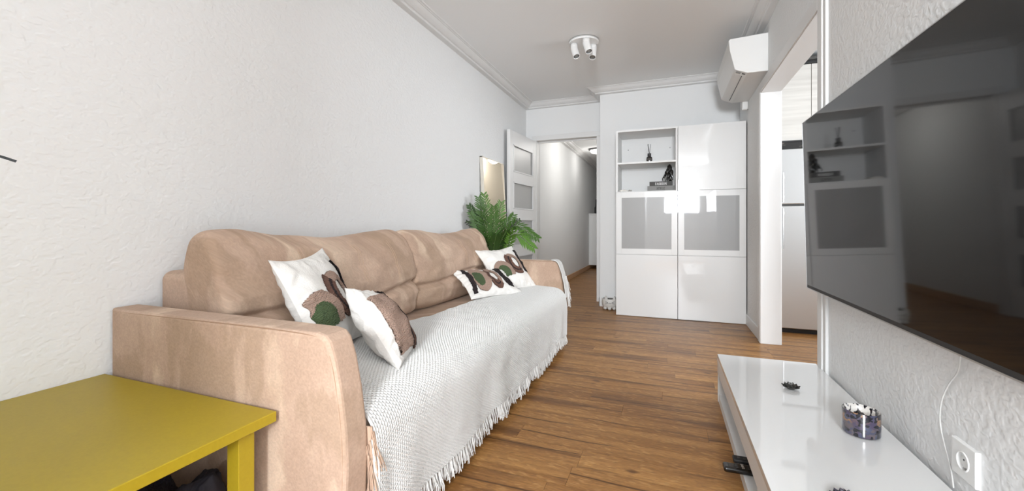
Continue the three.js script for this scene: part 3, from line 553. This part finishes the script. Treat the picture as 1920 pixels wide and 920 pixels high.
{
  const o = thing('potted_palm', 'green potted areca palm behind the far end of the sofa', 'plant');
  const bx = -1.50, bz = -3.53;
  mesh('pot', lathe([[0, 0], [0.10, 0], [0.135, 0.24], [0.14, 0.26], [0.128, 0.26], [0.124, 0.23], [0, 0.228]], bx, 0, bz), terracotta, o);
  mesh('soil', lathe([[0, 0.23], [0.124, 0.23]], bx, 0.004, bz), soil, o);
  const frond = (tip, mid, mat, start, leafLen, dens = 24) => {
    const base = V(bx + rr(-0.03, 0.03), 0.23, bz + rr(-0.03, 0.03));
    const c = new THREE.CatmullRomCurve3([base, V(lerp(base.x, mid[0], 0.5), lerp(0.23, mid[1], 0.55), lerp(base.z, mid[2], 0.45)), V(...mid), V(...tip)]);
    const f = mesh('frond', new THREE.TubeGeometry(c, 30, 0.0035, 5), palmStem, o);
    const gs = [], side0 = V(rr(-0.3, 0.3), rr(-0.2, 0.2), 1);
    for (let k = 0; k < dens; k++) for (const s of [-1, 1]) {
      const t = start + (1 - start) * (k + 0.3 * rnd()) / dens, p = c.getPointAt(Math.min(1, t)), q = c.getTangentAt(Math.min(1, t));
      const up = V(0.75, 0.1, 0.62), side = q.clone().cross(up).normalize().multiplyScalar(s);
      const w = (t - start) / (1 - start), l = leafLen * (0.35 + 0.9 * Math.sin(Math.PI * clamp(0.12 + 0.82 * w))) * rr(0.85, 1.1);
      const dir = side.clone().multiplyScalar(0.78).addScaledVector(q, 0.62 + 0.5 * w).add(V(rr(-0.08, 0.08), rr(-0.1, 0.06), rr(-0.08, 0.08))).normalize();
      const nrm = dir.clone().cross(q).normalize(), wd = 0.008, across = dir.clone().cross(nrm).normalize();
      const pos = [], uv = []; const A = (d, a, y) => p.clone().addScaledVector(dir, d * l).addScaledVector(across, a * wd).add(V(0, -y * l * 0.25, 0));
      const a0 = A(0, 0, 0), a1 = A(0.35, 1, 0.04), a2 = A(0.35, -1, 0.04), a3 = A(0.72, 0.75, 0.3), a4 = A(0.72, -0.75, 0.3), a5 = A(1, 0, 0.7);
      for (const tri of [[a0, a1, a2], [a1, a3, a2], [a2, a3, a4], [a3, a5, a4]]) for (const v of tri) { pos.push(v.x, v.y, v.z); uv.push(0, 0); }
      const g = new THREE.BufferGeometry(); g.setAttribute('position', new THREE.Float32BufferAttribute(pos, 3)); g.setAttribute('uv', new THREE.Float32BufferAttribute(uv, 2)); g.computeVertexNormals(); gs.push(g);
    }
    mesh('leaflets', gs, mat, f);
  };
  const G = palmGreen;
  frond([-1.600, 1.244, -3.50], [-1.56, 0.95, -3.50], G[1], 0.42, 0.10);
  frond([-1.613, 1.205, -3.40], [-1.56, 0.92, -3.44], G[0], 0.45, 0.10);
  frond([-1.468, 1.167, -3.60], [-1.49, 0.92, -3.56], G[1], 0.40, 0.11);
  frond([-1.460, 1.120, -3.40], [-1.48, 0.88, -3.45], G[0], 0.42, 0.11);
  frond([-1.690, 1.132, -3.36], [-1.60, 0.92, -3.43], G[2], 0.48, 0.085);
  frond([-1.660, 1.060, -3.33], [-1.59, 0.86, -3.42], G[0], 0.48, 0.085);
  frond([-1.700, 0.980, -3.32], [-1.60, 0.90, -3.42], G[3], 0.60, 0.05, 16);
  frond([-1.350, 1.045, -3.62], [-1.44, 0.86, -3.57], G[0], 0.42, 0.11);
  frond([-1.084, 0.825, -3.55], [-1.33, 0.935, -3.55], G[0], 0.52, 0.085);
  frond([-1.093, 0.743, -3.45], [-1.29, 0.865, -3.46], G[1], 0.52, 0.085);
  frond([-1.336, 0.900, -3.40], [-1.43, 0.76, -3.46], G[2], 0.40, 0.10);
  frond([-1.42, 0.86, -3.36], [-1.47, 0.72, -3.42], G[2], 0.40, 0.10);
  frond([-1.30, 1.00, -3.66], [-1.40, 0.92, -3.60], G[3], 0.6, 0.05, 14);
  seat(o);
}

// ───────────── storage cabinets ─────────────
{
  const zf = -4.437, zb = ZP + 0.004, zd = zf - 0.018;   // door front, back, door back
  const rows = [[0.004, 0.640], [0.644, 1.290], [1.294, 1.938]];
  const unit = (x0, x1, label, open) => {
    const o = thing('storage_cabinet', label, 'cabinet', 'tall white storage cabinets on the back wall');
    const t = 0.018, fr = open ? zf - 0.004 : zd;
    const H = 1.94;
    mesh('side_panel', box(x0, x0 + t, 0, H, zb, open ? zd : zd, 0.001), whiteMelamine, o); mesh('side_panel', box(x1 - t, x1, 0, H, zb, zd, 0.001), whiteMelamine, o);
    mesh('top_panel', box(x0 + t, x1 - t, H - t, H, zb, zd), whiteMelamine, o); mesh('bottom_panel', box(x0 + t, x1 - t, 0, t, zb, zd), whiteMelamine, o);
    mesh('back_panel', box(x0 + t, x1 - t, t, H - t, zb, zb + 0.006), whiteMelamine, o);
    mesh('shelf', box(x0 + t, x1 - t, 1.280, 1.298, zb + 0.006, zd), whiteMelamine, o); mesh('shelf', box(x0 + t, x1 - t, 0.634, 0.652, zb + 0.006, zd), whiteMelamine, o);
    mesh('door', box(x0 + 0.001, x1 - 0.001, rows[0][0], rows[0][1], zd, zf, 0.0015), lacquer, o);
    const [y0, y1] = rows[1], m = 0.058, d = mesh('door', [box(x0 + 0.001, x0 + m, y0, y1, zd, zf, 0.0015), box(x1 - m, x1 - 0.001, y0, y1, zd, zf, 0.0015), box(x0 + m, x1 - m, y0, y0 + m, zd, zf), box(x0 + m, x1 - m, y1 - m, y1, zd, zf)], lacquer, o);
    const p = mesh('glass_panel', box(x0 + m, x1 - m, y0 + m, y1 - m, zd + 0.006, zf - 0.0008), cabinetGlass, d); p.userData.label = 'grey frosted glass panel';
    if (!open) mesh('door', box(x0 + 0.001, x1 - 0.001, rows[2][0], rows[2][1], zd, zf, 0.0015), lacquer, o);
    else {
      mesh('shelf', box(x0 + t, x1 - t, 1.585, 1.603, zb + 0.006, zd), whiteMelamine, o);
      for (const x of [x0 + 0.09, x1 - 0.07]) mesh('screw_cap', cyl(0.006, 0.006, [x, 1.80, zb + 0.006], [x, 1.80, zb + 0.009], 12), darkMetal, o);
      // face frame of the open niche
      mesh('face_frame', [box(x0, x0 + t, 1.292, H, zd, zf - 0.006), box(x1 - t, x1, 1.292, H, zd, zf - 0.006), box(x0 + t, x1 - t, H - t, H, zd, zf - 0.006), box(x0 + t, x1 - t, 1.585, 1.603, zd, zf - 0.006), box(x0 + t, x1 - t, 1.292, 1.298, zd, zf - 0.006)], whiteMelamine, o);
    }
    seat(o);
  };
  unit(-0.505, 0.098, 'tall white cabinet with open shelves above a grey glass door', true);
  unit(0.101, 0.704, 'tall white gloss cabinet with three closed doors beside the right wall', false);
}
// shelf objects
{
  const o = thing('reed_diffuser', 'small black reed diffuser bottle on the upper open shelf', 'diffuser');
  const x = -0.174, z = -4.50, y = 1.603;
  mesh('bottle', lathe([[0, 0], [0.026, 0], [0.029, 0.004], [0.029, 0.045], [0.018, 0.056], [0.015, 0.06], [0, 0.06]], x, y, z), phys({ color: 0x0e0d0d, roughness: 0.15, clearcoat: 1 }), o);
  mesh('collar', cyl(0.018, 0.018, [x, y + 0.058, z], [x, y + 0.088, z], 20), blackSatin, o);
  mesh('bottle_label', cyl(0.0295, 0.0295, [x, y + 0.015, z], [x, y + 0.034, z], 24), std({ color: 0x56524e, roughness: 0.8 }), o);
  for (const [dx, dz] of [[-0.016, 0.004], [0.013, -0.004], [-0.008, 0.012]]) mesh('reed', cyl(0.0022, 0.0022, [x, y + 0.07, z], [x + dx, y + 0.185, z + dz], 6), blackSatin, o);
  seat(o);
}
function book(label, x0, x1, y0, y1, z0, z1, cover, text, ink, sizePx, turn) {
  const o = thing('book', label, 'book');
  const g = (q) => { q.translate(-(x0 + x1) / 2, 0, -(z0 + z1) / 2); q.rotateY(turn); q.translate((x0 + x1) / 2, 0, (z0 + z1) / 2); return q; };
  const mat = std({ color: cover, roughness: 0.7 });
  mesh('cover', [g(box(x0, x1, y0, y0 + 0.003, z0, z1)), g(box(x0, x1, y1 - 0.003, y1, z0, z1)), g(box(x0, x1, y0, y1, z1 - 0.003, z1, 0.001))], mat, o);
  mesh('pages', g(box(x0 + 0.004, x1 - 0.004, y0 + 0.003, y1 - 0.003, z0 + 0.004, z1 - 0.003)), std({ color: 0xe6e1d6, roughness: 0.9 }), o);
  const cv = document.createElement('canvas'); cv.width = 512; cv.height = 72; const c = cv.getContext('2d');
  c.fillStyle = '#' + new THREE.Color(cover).getHexString(); c.fillRect(0, 0, 512, 72); c.fillStyle = ink; c.font = 'bold ' + sizePx + 'px serif'; c.textAlign = 'center'; c.textBaseline = 'middle'; c.fillText(text, 256, 38);
  const t = new THREE.CanvasTexture(cv); t.colorSpace = THREE.SRGBColorSpace;
  const s = new THREE.PlaneGeometry(x1 - x0 - 0.004, y1 - y0 - 0.002); s.translate((x0 + x1) / 2, (y0 + y1) / 2, z1 + 0.0006);
  mesh('spine_lettering', g(s), std({ map: t, roughness: 0.7 }), o);
  seat(o);
}
book('grey book lettered STYLE lying at the bottom of the shelf pile', -0.192, 0.070, 1.298, 1.349, -4.68, -4.475, 0x8a8a88, 'STYLE', '#2d2d2d', 50, 0.0);
book('dark grey book lettered FASHION on top of the pale grey book', -0.172, 0.052, 1.349, 1.395, -4.68, -4.485, 0x4c4c4b, 'FASHION', '#f2f2f2', 56, -0.0);
{
  const o = thing('flower_sculpture', 'black shiny leafy sculpture standing on the books at the niche side', 'ornament');
  const m = phys({ color: 0x0b0b0b, roughness: 0.3, clearcoat: 0.6, clearcoatRoughness: 0.2 });
  const cx = 0.024, cz = -4.53, y = 1.395;
  mesh('core', lathe([[0, 0], [0.022, 0.0], [0.026, 0.03], [0.02, 0.08], [0.018, 0.11], [0.024, 0.14], [0.016, 0.165], [0, 0.172]], cx, y, cz, 24), m, o);
  const leaf = (a, y0, len, out, wd) => { const c = new THREE.CubicBezierCurve3(V(cx, y0, cz), V(cx + Math.cos(a) * out * 0.6, y0 + len * 0.25, cz + Math.sin(a) * out * 0.6), V(cx + Math.cos(a) * out, y0 - len * 0.2, cz + Math.sin(a) * out), V(cx + Math.cos(a) * out * 0.85, y0 - len, cz + Math.sin(a) * out * 0.85)); return grid((u, v) => { const p = c.getPoint(u), s = V(-Math.sin(a), 0, Math.cos(a)), w = wd * Math.pow(Math.sin(Math.PI * clamp(0.12 + 0.84 * u)), 0.8); return p.addScaledVector(s, (v - 0.5) * 2 * w).add(V(Math.cos(a), 0, Math.sin(a)).multiplyScalar(-0.008 * Math.pow(2 * v - 1, 2))); }, 14, 6, 0.1, 0.05); };
  for (let k = 0; k < 22; k++) { const a = k * 2.4 + rr(-0.3, 0.3), h = 0.045 + 0.125 * k / 21, right = Math.cos(a) > 0.3; mesh('petal', leaf(a, y + h, rr(0.04, 0.075) * (Math.sin(a) > 0.2 ? 1.2 : h > 0.09 ? 0.9 : 0.5), (0.048 + 0.034 * rnd()) * (h > 0.14 ? 0.55 : 1) * (right ? 0.6 : 1), rr(0.012, 0.02)), m, o); }
  mesh('petal', leaf(2.9, y + 0.085, 0.05, 0.068, 0.012), m, o); mesh('petal', leaf(3.0, y + 0.055, 0.045, 0.085, 0.011), m, o); mesh('petal', leaf(1.9, y + 0.05, 0.075, 0.05, 0.016), m, o);
  seat(o);
}
{
  const o = thing('shell_ornament', 'small white shell-like ornament at the left of the lower open shelf', 'ornament');
  const m = std({ color: 0xe9e6df, roughness: 0.6 });
  for (const [x, z, r] of [[-0.455, -4.49, 0.022], [-0.43, -4.495, 0.026], [-0.405, -4.49, 0.018]]) mesh('shell', grid((u, v) => { const a = u * 2 * Math.PI, b = (v - 0.5) * Math.PI; const k = 1 + 0.1 * Math.cos(a * 7) * Math.cos(b); return V(x + r * k * Math.cos(a) * Math.cos(b), 1.298 + r * 0.62 * (1 + Math.sin(b)) * 0.8, z + r * k * Math.sin(a) * Math.cos(b)); }, 36, 12, 0.1, 0.05, true), m, o);
  seat(o);
}
{
  const o = thing('shell_ornament', 'tiny grey ornament right of the white shell on the lower shelf', 'ornament');
  for (const [x, r] of [[-0.372, 0.012], [-0.355, 0.010]]) mesh('bead', lathe([[0, 0], [r, 0.003], [r * 1.1, r * 0.8], [r * 0.5, r * 1.6], [0, r * 1.7]], x, 1.298, -4.485, 16), std({ color: 0xa9a59e, roughness: 0.5 }), o);
  seat(o);
}
// cat-faced pot
{
  const o = thing('cat_planter', 'small white cat-faced pot on the floor beside the white cabinet', 'pot');
  const cx = -0.605, cz = -4.725, m = std({ color: 0xd9d8d4, roughness: 0.45 }), ink = std({ color: 0x4a4a48, roughness: 0.6 });
  mesh('body', lathe([[0, 0.02], [0.06, 0.02], [0.082, 0.04], [0.09, 0.08], [0.086, 0.12], [0.078, 0.125], [0.08, 0.08], [0.07, 0.035], [0, 0.03]], cx, 0, cz), m, o);
  for (const [a, s] of [[0.75, 1], [2.0, 1]]) { const e = new THREE.ConeGeometry(0.03, 0.05, 4); e.scale(1, 1, 0.5); e.rotateY(Math.PI / 2 - a); e.translate(cx + 0.078 * Math.cos(a), 0.14, cz + 0.078 * Math.sin(a)); mesh('ear', e, m, o); }
  for (const a of [0.6, 1.5, 2.4, 4.5]) { const e = new THREE.SphereGeometry(0.022, 14, 10); e.scale(1, 1, 1.1); e.translate(cx + 0.06 * Math.cos(a), 0.021, cz + 0.06 * Math.sin(a)); mesh('foot', e, m, o); }
  const on = (a, y, r = 0.0895) => V(cx + r * Math.cos(a), y, cz + r * Math.sin(a));
  for (const s of [-1, 1]) for (const d of [-0.012, 0, 0.012]) mesh('whisker', tube([on(1.45 + s * 0.22, 0.085 + d * 0.3), on(1.45 + s * 0.42, 0.085 + d * 0.8), on(1.45 + s * 0.6, 0.085 + d * 1.3)], 0.0016, 8, 5), ink, o);
  mesh('mouth', tube([on(1.62, 0.084), on(1.53, 0.076), on(1.45, 0.086), on(1.37, 0.076), on(1.28, 0.084)], 0.0016, 16, 5), ink, o);
  mesh('contents', lathe([[0, 0.112], [0.076, 0.112]], cx, 0, cz, 24), std({ color: 0x6e6c68, roughness: 1 }), o);
  seat(o);
}

// ───────────── television ─────────────
{
  const o = thing('television', 'large black flat-screen television on the right wall', 'television');
  const z0 = -2.463, z1 = -1.005, h = 0.832, t = 0.028, tilt = 0.024;     // local: x depth (screen at 0, back at t), y up
  const put = (g) => { g.rotateZ(tilt); g.translate(0.660, 0.627, 0); return g; };
  mesh('screen', put(box(-0.0012, 0.004, 0.018, h - 0.003, z0 + 0.003, z1 - 0.003)), screenGlass, o);
  mesh('lower_bezel', put(box(-0.0006, 0.004, 0.004, 0.018, z0 + 0.003, z1 - 0.003)), blackSatin, o);
  mesh('frame', [put(box(-0.002, t, 0, 0.004, z0, z1)), put(box(-0.002, t, h - 0.003, h, z0, z1)), put(box(-0.002, t, 0, h, z0, z0 + 0.003)), put(box(-0.002, t, 0, h, z1 - 0.003, z1))], silverEdge, o);
  mesh('back_housing', put(box(0.004, t, 0.004, h - 0.004, z0 + 0.003, z1 - 0.003)), blackPlastic, o);
  mesh('wall_mount', box(0.678, XR, 0.95, 1.15, -1.9, -1.55, 0.004), darkMetal, o);
  seat(o);
}
// cable and socket
{
  const o = thing('power_cable', 'thin white cable hanging from the television down to the bench', 'cable');
  const x = 0.703; mesh('cord', tube([[x - 0.006, 0.66, -1.375], [x, 0.609, -1.391], [x, 0.565, -1.40], [x, 0.517, -1.437], [x, 0.46, -1.468], [x, 0.40, -1.475], [x, 0.34, -1.452], [x, 0.295, -1.428], [x - 0.004, 0.256, -1.41]], 0.0019, 60, 8), std({ color: 0xc4c3c0, roughness: 0.6 }), o);
  seat(o);
}
{
  const o = thing('wall_socket', 'white square wall socket above the television bench', 'socket');
  const zc = -1.378, yc = 0.343, s = 0.045;
  const sh = new THREE.Shape(); sh.moveTo(-s, -s); sh.lineTo(s, -s); sh.lineTo(s, s); sh.lineTo(-s, s); const hole = new THREE.Path(); hole.absarc(0, 0, 0.0205, 0, Math.PI * 2, true); sh.holes.push(hole);
  const g = new THREE.ExtrudeGeometry(sh, { depth: 0.008, bevelEnabled: true, bevelThickness: 0.002, bevelSize: 0.002, bevelOffset: -0.002, bevelSegments: 2, curveSegments: 32 }); g.rotateY(-Math.PI / 2); g.translate(XR - 0.001, yc, zc);
  mesh('cover_plate', g, whitePlastic, o);
  const ring = new THREE.TorusGeometry(0.0225, 0.0022, 8, 40); ring.rotateY(Math.PI / 2); ring.translate(XR - 0.011, yc, zc); mesh('rim', ring, whitePlastic, o);
  mesh('insert', cyl(0.0205, 0.0205, [XR - 0.004, yc, zc], [XR + 0.006, yc, zc], 32), whitePlastic, o);
  for (const [dy, dz] of [[-0.0185, 0], [0.0185, 0]]) mesh('earth_clip', box(XR - 0.010, XR - 0.004, yc + dy - 0.002, yc + dy + 0.002, zc - 0.003, zc + 0.003), chrome, o);
  for (const dz of [-0.0095, 0.0095]) mesh('contact_hole', cyl(0.0026, 0.0026, [XR - 0.0046, yc, zc + dz], [XR - 0.0040, yc, zc + dz], 12), blackPlastic, o);
  seat(o);
}

// ───────────── television bench and things on it ─────────────
{
  const o = thing('tv_bench', 'low white gloss television bench under the television', 'bench');
  const x0 = 0.253, x1 = 0.697, z0 = -2.462, z1 = -0.66, T = 0.25;
  mesh('top', box(x0, x1, T - 0.022, T, z0, z1, 0.0015), lacquer, o);
  mesh('front_rail', box(x0 + 0.0005, x0 + 0.018, 0.152, T - 0.022, z0, z1), whiteMelamine, o);
  mesh('drawer_floor', box(x0 + 0.018, x1 - 0.01, 0.152, 0.164, z0 + 0.018, z1 - 0.018), whiteMelamine, o);
  for (const z of [z0, z1 - 0.018]) mesh('side_panel', box(x0 + 0.001, x1, 0.0, z === z0 ? T - 0.022 : T - 0.022, z, z + 0.018), lacquer, o);
  mesh('divider', box(x0 + 0.010, x1 - 0.01, 0.04, 0.152, -1.47, -1.452), whiteMelamine, o);
  mesh('bottom_panel', box(x0 + 0.004, x1, 0.0, 0.04, z0 + 0.018, z1 - 0.018), whiteMelamine, o);
  mesh('back_panel', box(x1 - 0.008, x1, 0.04, T - 0.022, z0 + 0.018, z1 - 0.018), whiteMelamine, o);
  seat(o);
}
function lotus(label, x, z, r, col) {
  const o = thing('lotus_holder', label, 'candle holder', 'dark lotus holders on the bench');
  const m = std({ color: col, roughness: 0.45, metalness: 0.3 }), y = 0.2505;
  mesh('dish', lathe([[0, 0], [r * 0.42, 0], [r * 0.55, 0.006], [r * 0.5, 0.009], [0, 0.006]], x, y, z, 28), m, o);
  for (const [n, ro, up, ph] of [[9, 1, 0.007, 0], [9, 0.74, 0.013, 0.35]]) for (let k = 0; k < n; k++) {
    const a = ph + k * 2 * Math.PI / n; mesh('petal', grid((u, v) => { const d = r * (0.35 + (ro - 0.35) * u), w = r * 0.36 * ro * Math.sin(Math.PI * clamp(0.22 + 0.76 * u)), s = (v - 0.5) * 2; return V(x + Math.cos(a) * d - Math.sin(a) * w * s, y + 0.004 + up * u * u + 0.005 * s * s * u, z + Math.sin(a) * d + Math.cos(a) * w * s); }, 10, 6, 0.05, 0.03), m, o);
  }
  seat(o);
}
lotus('small dark grey lotus-shaped holder at the far end of the bench', 0.490, -2.045, 0.034, 0x3c3b38);
lotus('dark purple-grey lotus-shaped holder at the bottom edge of the picture', 0.418, -1.253, 0.034, 0x35323c);
{
  const o = thing('candle_glass', 'mottled blue and brown glass candle holder on the bench', 'candle holder');
  const x = 0.603, z = -1.688, y = 0.2502, R = 0.051, h = 0.080;
  const around = (g) => { const p = g.attributes.position, q = g.attributes.uv; for (let i = 0; i < p.count; i++) q.setY(i, clamp((p.getY(i) - y) / h)); return g; };
  const mott = texture(512, 256, (u, v) => {
    const a = fbm(u, v, 20, 7, 3, 801), b = fbm(u, v, 22, 7, 3, 811), d = fbm(u, v, 30, 9, 2, 821);
    let c = mix3([40, 46, 70], [76, 78, 98], a); c = mix3(c, [132, 98, 70], smooth(0.5, 0.62, b) * (v > 0.55 ? 1 : 0.35)); c = mix3(c, [66, 54, 78], smooth(0.55, 0.7, fbm(u, v, 10, 3, 3, 831)) * 0.7); c = mix3(c, [14, 14, 26], smooth(0.57, 0.62, d)); return c;
  });
  const inner = texture(512, 128, (u, v) => { const d = fbm(u, v, 34, 5, 2, 841); return mix3([206, 202, 196], [20, 18, 26], smooth(0.54, 0.6, d)); });
  mesh('glass_body', around(lathe([[0, 0], [R - 0.006, 0], [R - 0.001, 0.003], [R, 0.008], [R, h - 0.002], [R - 0.002, h]], x, y, z, 56)), phys({ map: mott, roughness: 0.12, clearcoat: 1, clearcoatRoughness: 0.03 }), o);
  mesh('inner_wall', around(lathe([[R - 0.002, h], [R - 0.004, h - 0.001], [R - 0.005, 0.045], [0, 0.045]], x, y, z, 56)), phys({ map: inner, roughness: 0.2, clearcoat: 1 }), o);
  mesh('wax', lathe([[0, 0.0455], [R - 0.006, 0.0455]], x, y, z, 40), std({ color: 0xb9a58e, roughness: 0.6 }), o);
  seat(o);
}
{
  const o = thing('remote_control', 'black remote control poking out of the bench shelf', 'remote');
  const put = (g) => { g.rotateY(0.05); g.translate(0.278, 0.0405, -1.70); return g; };
  mesh('casing', put(box(-0.085, 0.085, 0, 0.021, -0.022, 0.022, 0.009, 3)), phys({ color: 0x0c0b0a, roughness: 0.25, clearcoat: 0.5 }), o);
  for (let i = 0; i < 6; i++) for (const j of [-1, 0, 1]) mesh('button', put(box(-0.045 + i * 0.02, -0.036 + i * 0.02, 0.0205, 0.023, j * 0.011 - 0.0035, j * 0.011 + 0.0035, 0.001)), std({ color: i % 2 ? 0x8b8178 : 0x3a3633, roughness: 0.5 }), o);
  seat(o);
}
{
  const o = thing('remote_control', 'slim dark remote lying behind the thicker remote on the bench shelf', 'remote');
  mesh('casing', box(0.235, 0.38, 0.0405, 0.056, -1.79, -1.752, 0.005), blackSatin, o);
  for (let i = 0; i < 5; i++) mesh('button', box(0.25 + i * 0.02, 0.259 + i * 0.02, 0.0555, 0.058, -1.776, -1.766, 0.001), std({ color: 0x55504b, roughness: 0.5 }), o);
  seat(o);
}

// ───────────── kitchen seen through the opening ─────────────
{
  const o = thing('fridge', 'stainless steel fridge freezer seen through the kitchen opening', 'fridge');
  const x0 = 0.905, x1 = 1.505, zf = -4.20, zb = -4.84;
  mesh('body', box(x0 + 0.005, x1 - 0.005, 0.03, 1.605, zb, zf - 0.06, 0.006), std({ color: 0x8c8c8a, roughness: 0.5, metalness: 0.3 }), o);
  for (const [y0, y1, ha, hb] of [[0.045, 1.112, 0.74, 1.09], [1.128, 1.608, 1.145, 1.40]]) {
    const d = mesh('door', box(x0, x1, y0, y1, zf - 0.055, zf, 0.008, 3), steel, o);
    mesh('handle', [cyl(0.008, 0.008, [x0 + 0.035, ha, zf + 0.035], [x0 + 0.035, hb, zf + 0.035], 14), box(x0 + 0.024, x0 + 0.046, ha + 0.03, ha + 0.055, zf - 0.002, zf + 0.038, 0.003), box(x0 + 0.024, x0 + 0.046, hb - 0.055, hb - 0.03, zf - 0.002, zf + 0.038, 0.003)], chrome, d);
  }
  mesh('plinth', box(x0 + 0.01, x1 - 0.01, 0, 0.042, zb, zf - 0.05), blackPlastic, o);
  seat(o);
}
{
  const o = thing('kitchen_cabinet', 'pale wood-grain wall cabinet above the fridge', 'cabinet');
  const z = -4.25;
  mesh('body', box(0.84, 1.62, 1.69, 2.345, -4.85, z - 0.02), ash, o);
  for (const [a, b] of [[0.84, 1.168], [1.172, 1.62]]) mesh('door', box(a, b, 1.69, 2.345, z - 0.02, z, 0.002), ash, o);
  mesh('crown_rail', box(0.84, 1.62, 2.347, 2.375, -4.85, z + 0.012, 0.004), blackSatin, o);
  mesh('upper_rail', box(0.84, 1.62, 2.375, 2.40, -4.85, z + 0.03, 0.004), std({ color: 0x4b4a48, roughness: 0.5 }), o);
  seat(o);
}
{
  const o = thing('storage_tray', 'dark patterned tray filling the gap above the fridge', 'tray');
  mesh('tray_body', box(0.91, 1.50, 1.609, 1.676, -4.75, -4.235, 0.004), marbleDark, o);
  mesh('tray_rim', box(0.905, 1.505, 1.672, 1.686, -4.755, -4.23, 0.004), blackSatin, o);
  seat(o);
}
// ───────────── hall ─────────────
{
  const o = thing('shoe_cabinet', 'narrow white cabinet on the wall at the far end of the hall', 'cabinet');
  mesh('body', box(-1.598, -1.33, 0.085, 1.18, -9.75, -8.985, 0.003), whiteMelamine, o);
  mesh('top', box(-1.598, -1.315, 1.18, 1.205, -9.77, -8.97, 0.003), whiteMelamine, o);
  for (const [a, b] of [[0.10, 0.63], [0.64, 1.17]]) mesh('door', box(-1.33, -1.312, a, b, -9.74, -8.99, 0.003), whiteMelamine, o);
  seat(o);
}
{
  const o = thing('hall_bottle', 'dark bottle-shaped ornament on the hall cabinet', 'ornament');
  mesh('body', lathe([[0, 0], [0.035, 0], [0.038, 0.01], [0.036, 0.13], [0.018, 0.16], [0.013, 0.27], [0.016, 0.28], [0, 0.28]], -1.455, 1.205, -9.06, 24), blackSatin, o);
  mesh('stopper', lathe([[0, 0.28], [0.012, 0.28], [0.012, 0.31], [0, 0.315]], -1.455, 1.205, -9.06, 16), blackPlastic, o);
  seat(o);
}
for (const [label, x, z, power] of [['glowing round lamp on the ceiling at the far end of the hall', -1.20, -7.55, 0.28], ['unseen round lamp added behind the door lintel to even out the hall light', -0.86, -6.1, 0.8]]) {  // second entry is an added lamp, hidden from view, to light the hall evenly
  const o = thing('hall_lamp', label, 'lamp');
  mesh('fitting', lathe([[0, 0], [0.15, 0], [0.15, -0.02], [0.13, -0.026], [0, -0.026]], x, 2.34, z), darkMetal, o);
  mesh('shade', lathe([[0.125, -0.024], [0.118, -0.05], [0.09, -0.075], [0.04, -0.088], [0, -0.09]], x, 2.34, z), std({ color: 0xffffff, emissive: new THREE.Color(1, 0.97, 0.92), emissiveIntensity: 1.6, roughness: 0.6 }), o);
  const l = new THREE.PointLight(new THREE.Color(1, 0.97, 0.93), power, 0, 2); l.castShadow = true; l.shadow.radius = 5; scene.add(l); l.position.set(x, 2.12, z);
  seat(o);
}
// unseen cupboard shape added to keep window light off the near left wall
{
  const o = thing('light_blocker', 'unseen tall white cupboard added behind the viewer to shade the near left wall', 'light_blocker');
  mesh('body', box(-1.73, -0.46, 0.06, 2.2, 0.78, 1.36, 0.004), whiteMelamine, o);
  for (const [a, b] of [[-1.728, -1.098], [-1.092, -0.462]]) { const d = mesh('door', box(a, b, 0.08, 2.19, 0.762, 0.78, 0.002), whiteMelamine, o); mesh('handle', box(a < -1.5 ? b - 0.05 : a + 0.035, a < -1.5 ? b - 0.035 : a + 0.05, 1.0, 1.2, 0.738, 0.762, 0.004), chrome, d); }
  mesh('plinth', box(-1.72, -0.47, 0, 0.06, 0.80, 1.34), whiteMelamine, o);
  seat(o);
}
// curtain beside the rear window
{
  const o = thing('curtain', 'patterned pale curtain hanging beside the rear window', 'curtain');
  mesh('cloth', grid((u, v) => V(lerp(0.84, 1.26, u), lerp(0.05, 2.36, v), 2.88 + 0.03 * Math.sin(u * 38)), 90, 10, 0.6, 2.3), std({ map: texture(256, 256, (u, v) => { const a = Math.abs(((u * 4 + Math.abs(v * 8 % 1 - 0.5)) % 1) - 0.5); return mix3([226, 224, 220], [168, 165, 160], smooth(0.2, 0.12, a) * smooth(0.02, 0.1, Math.abs((u * 4) % 1 - 0.5))); }, true, 0.4), roughness: 0.9 }), o);
  mesh('rod', cyl(0.012, 0.012, [0.78, 2.38, 2.88], [1.4, 2.38, 2.88]), chrome, o);
  seat(o);
}

renderer.render(scene, camera);
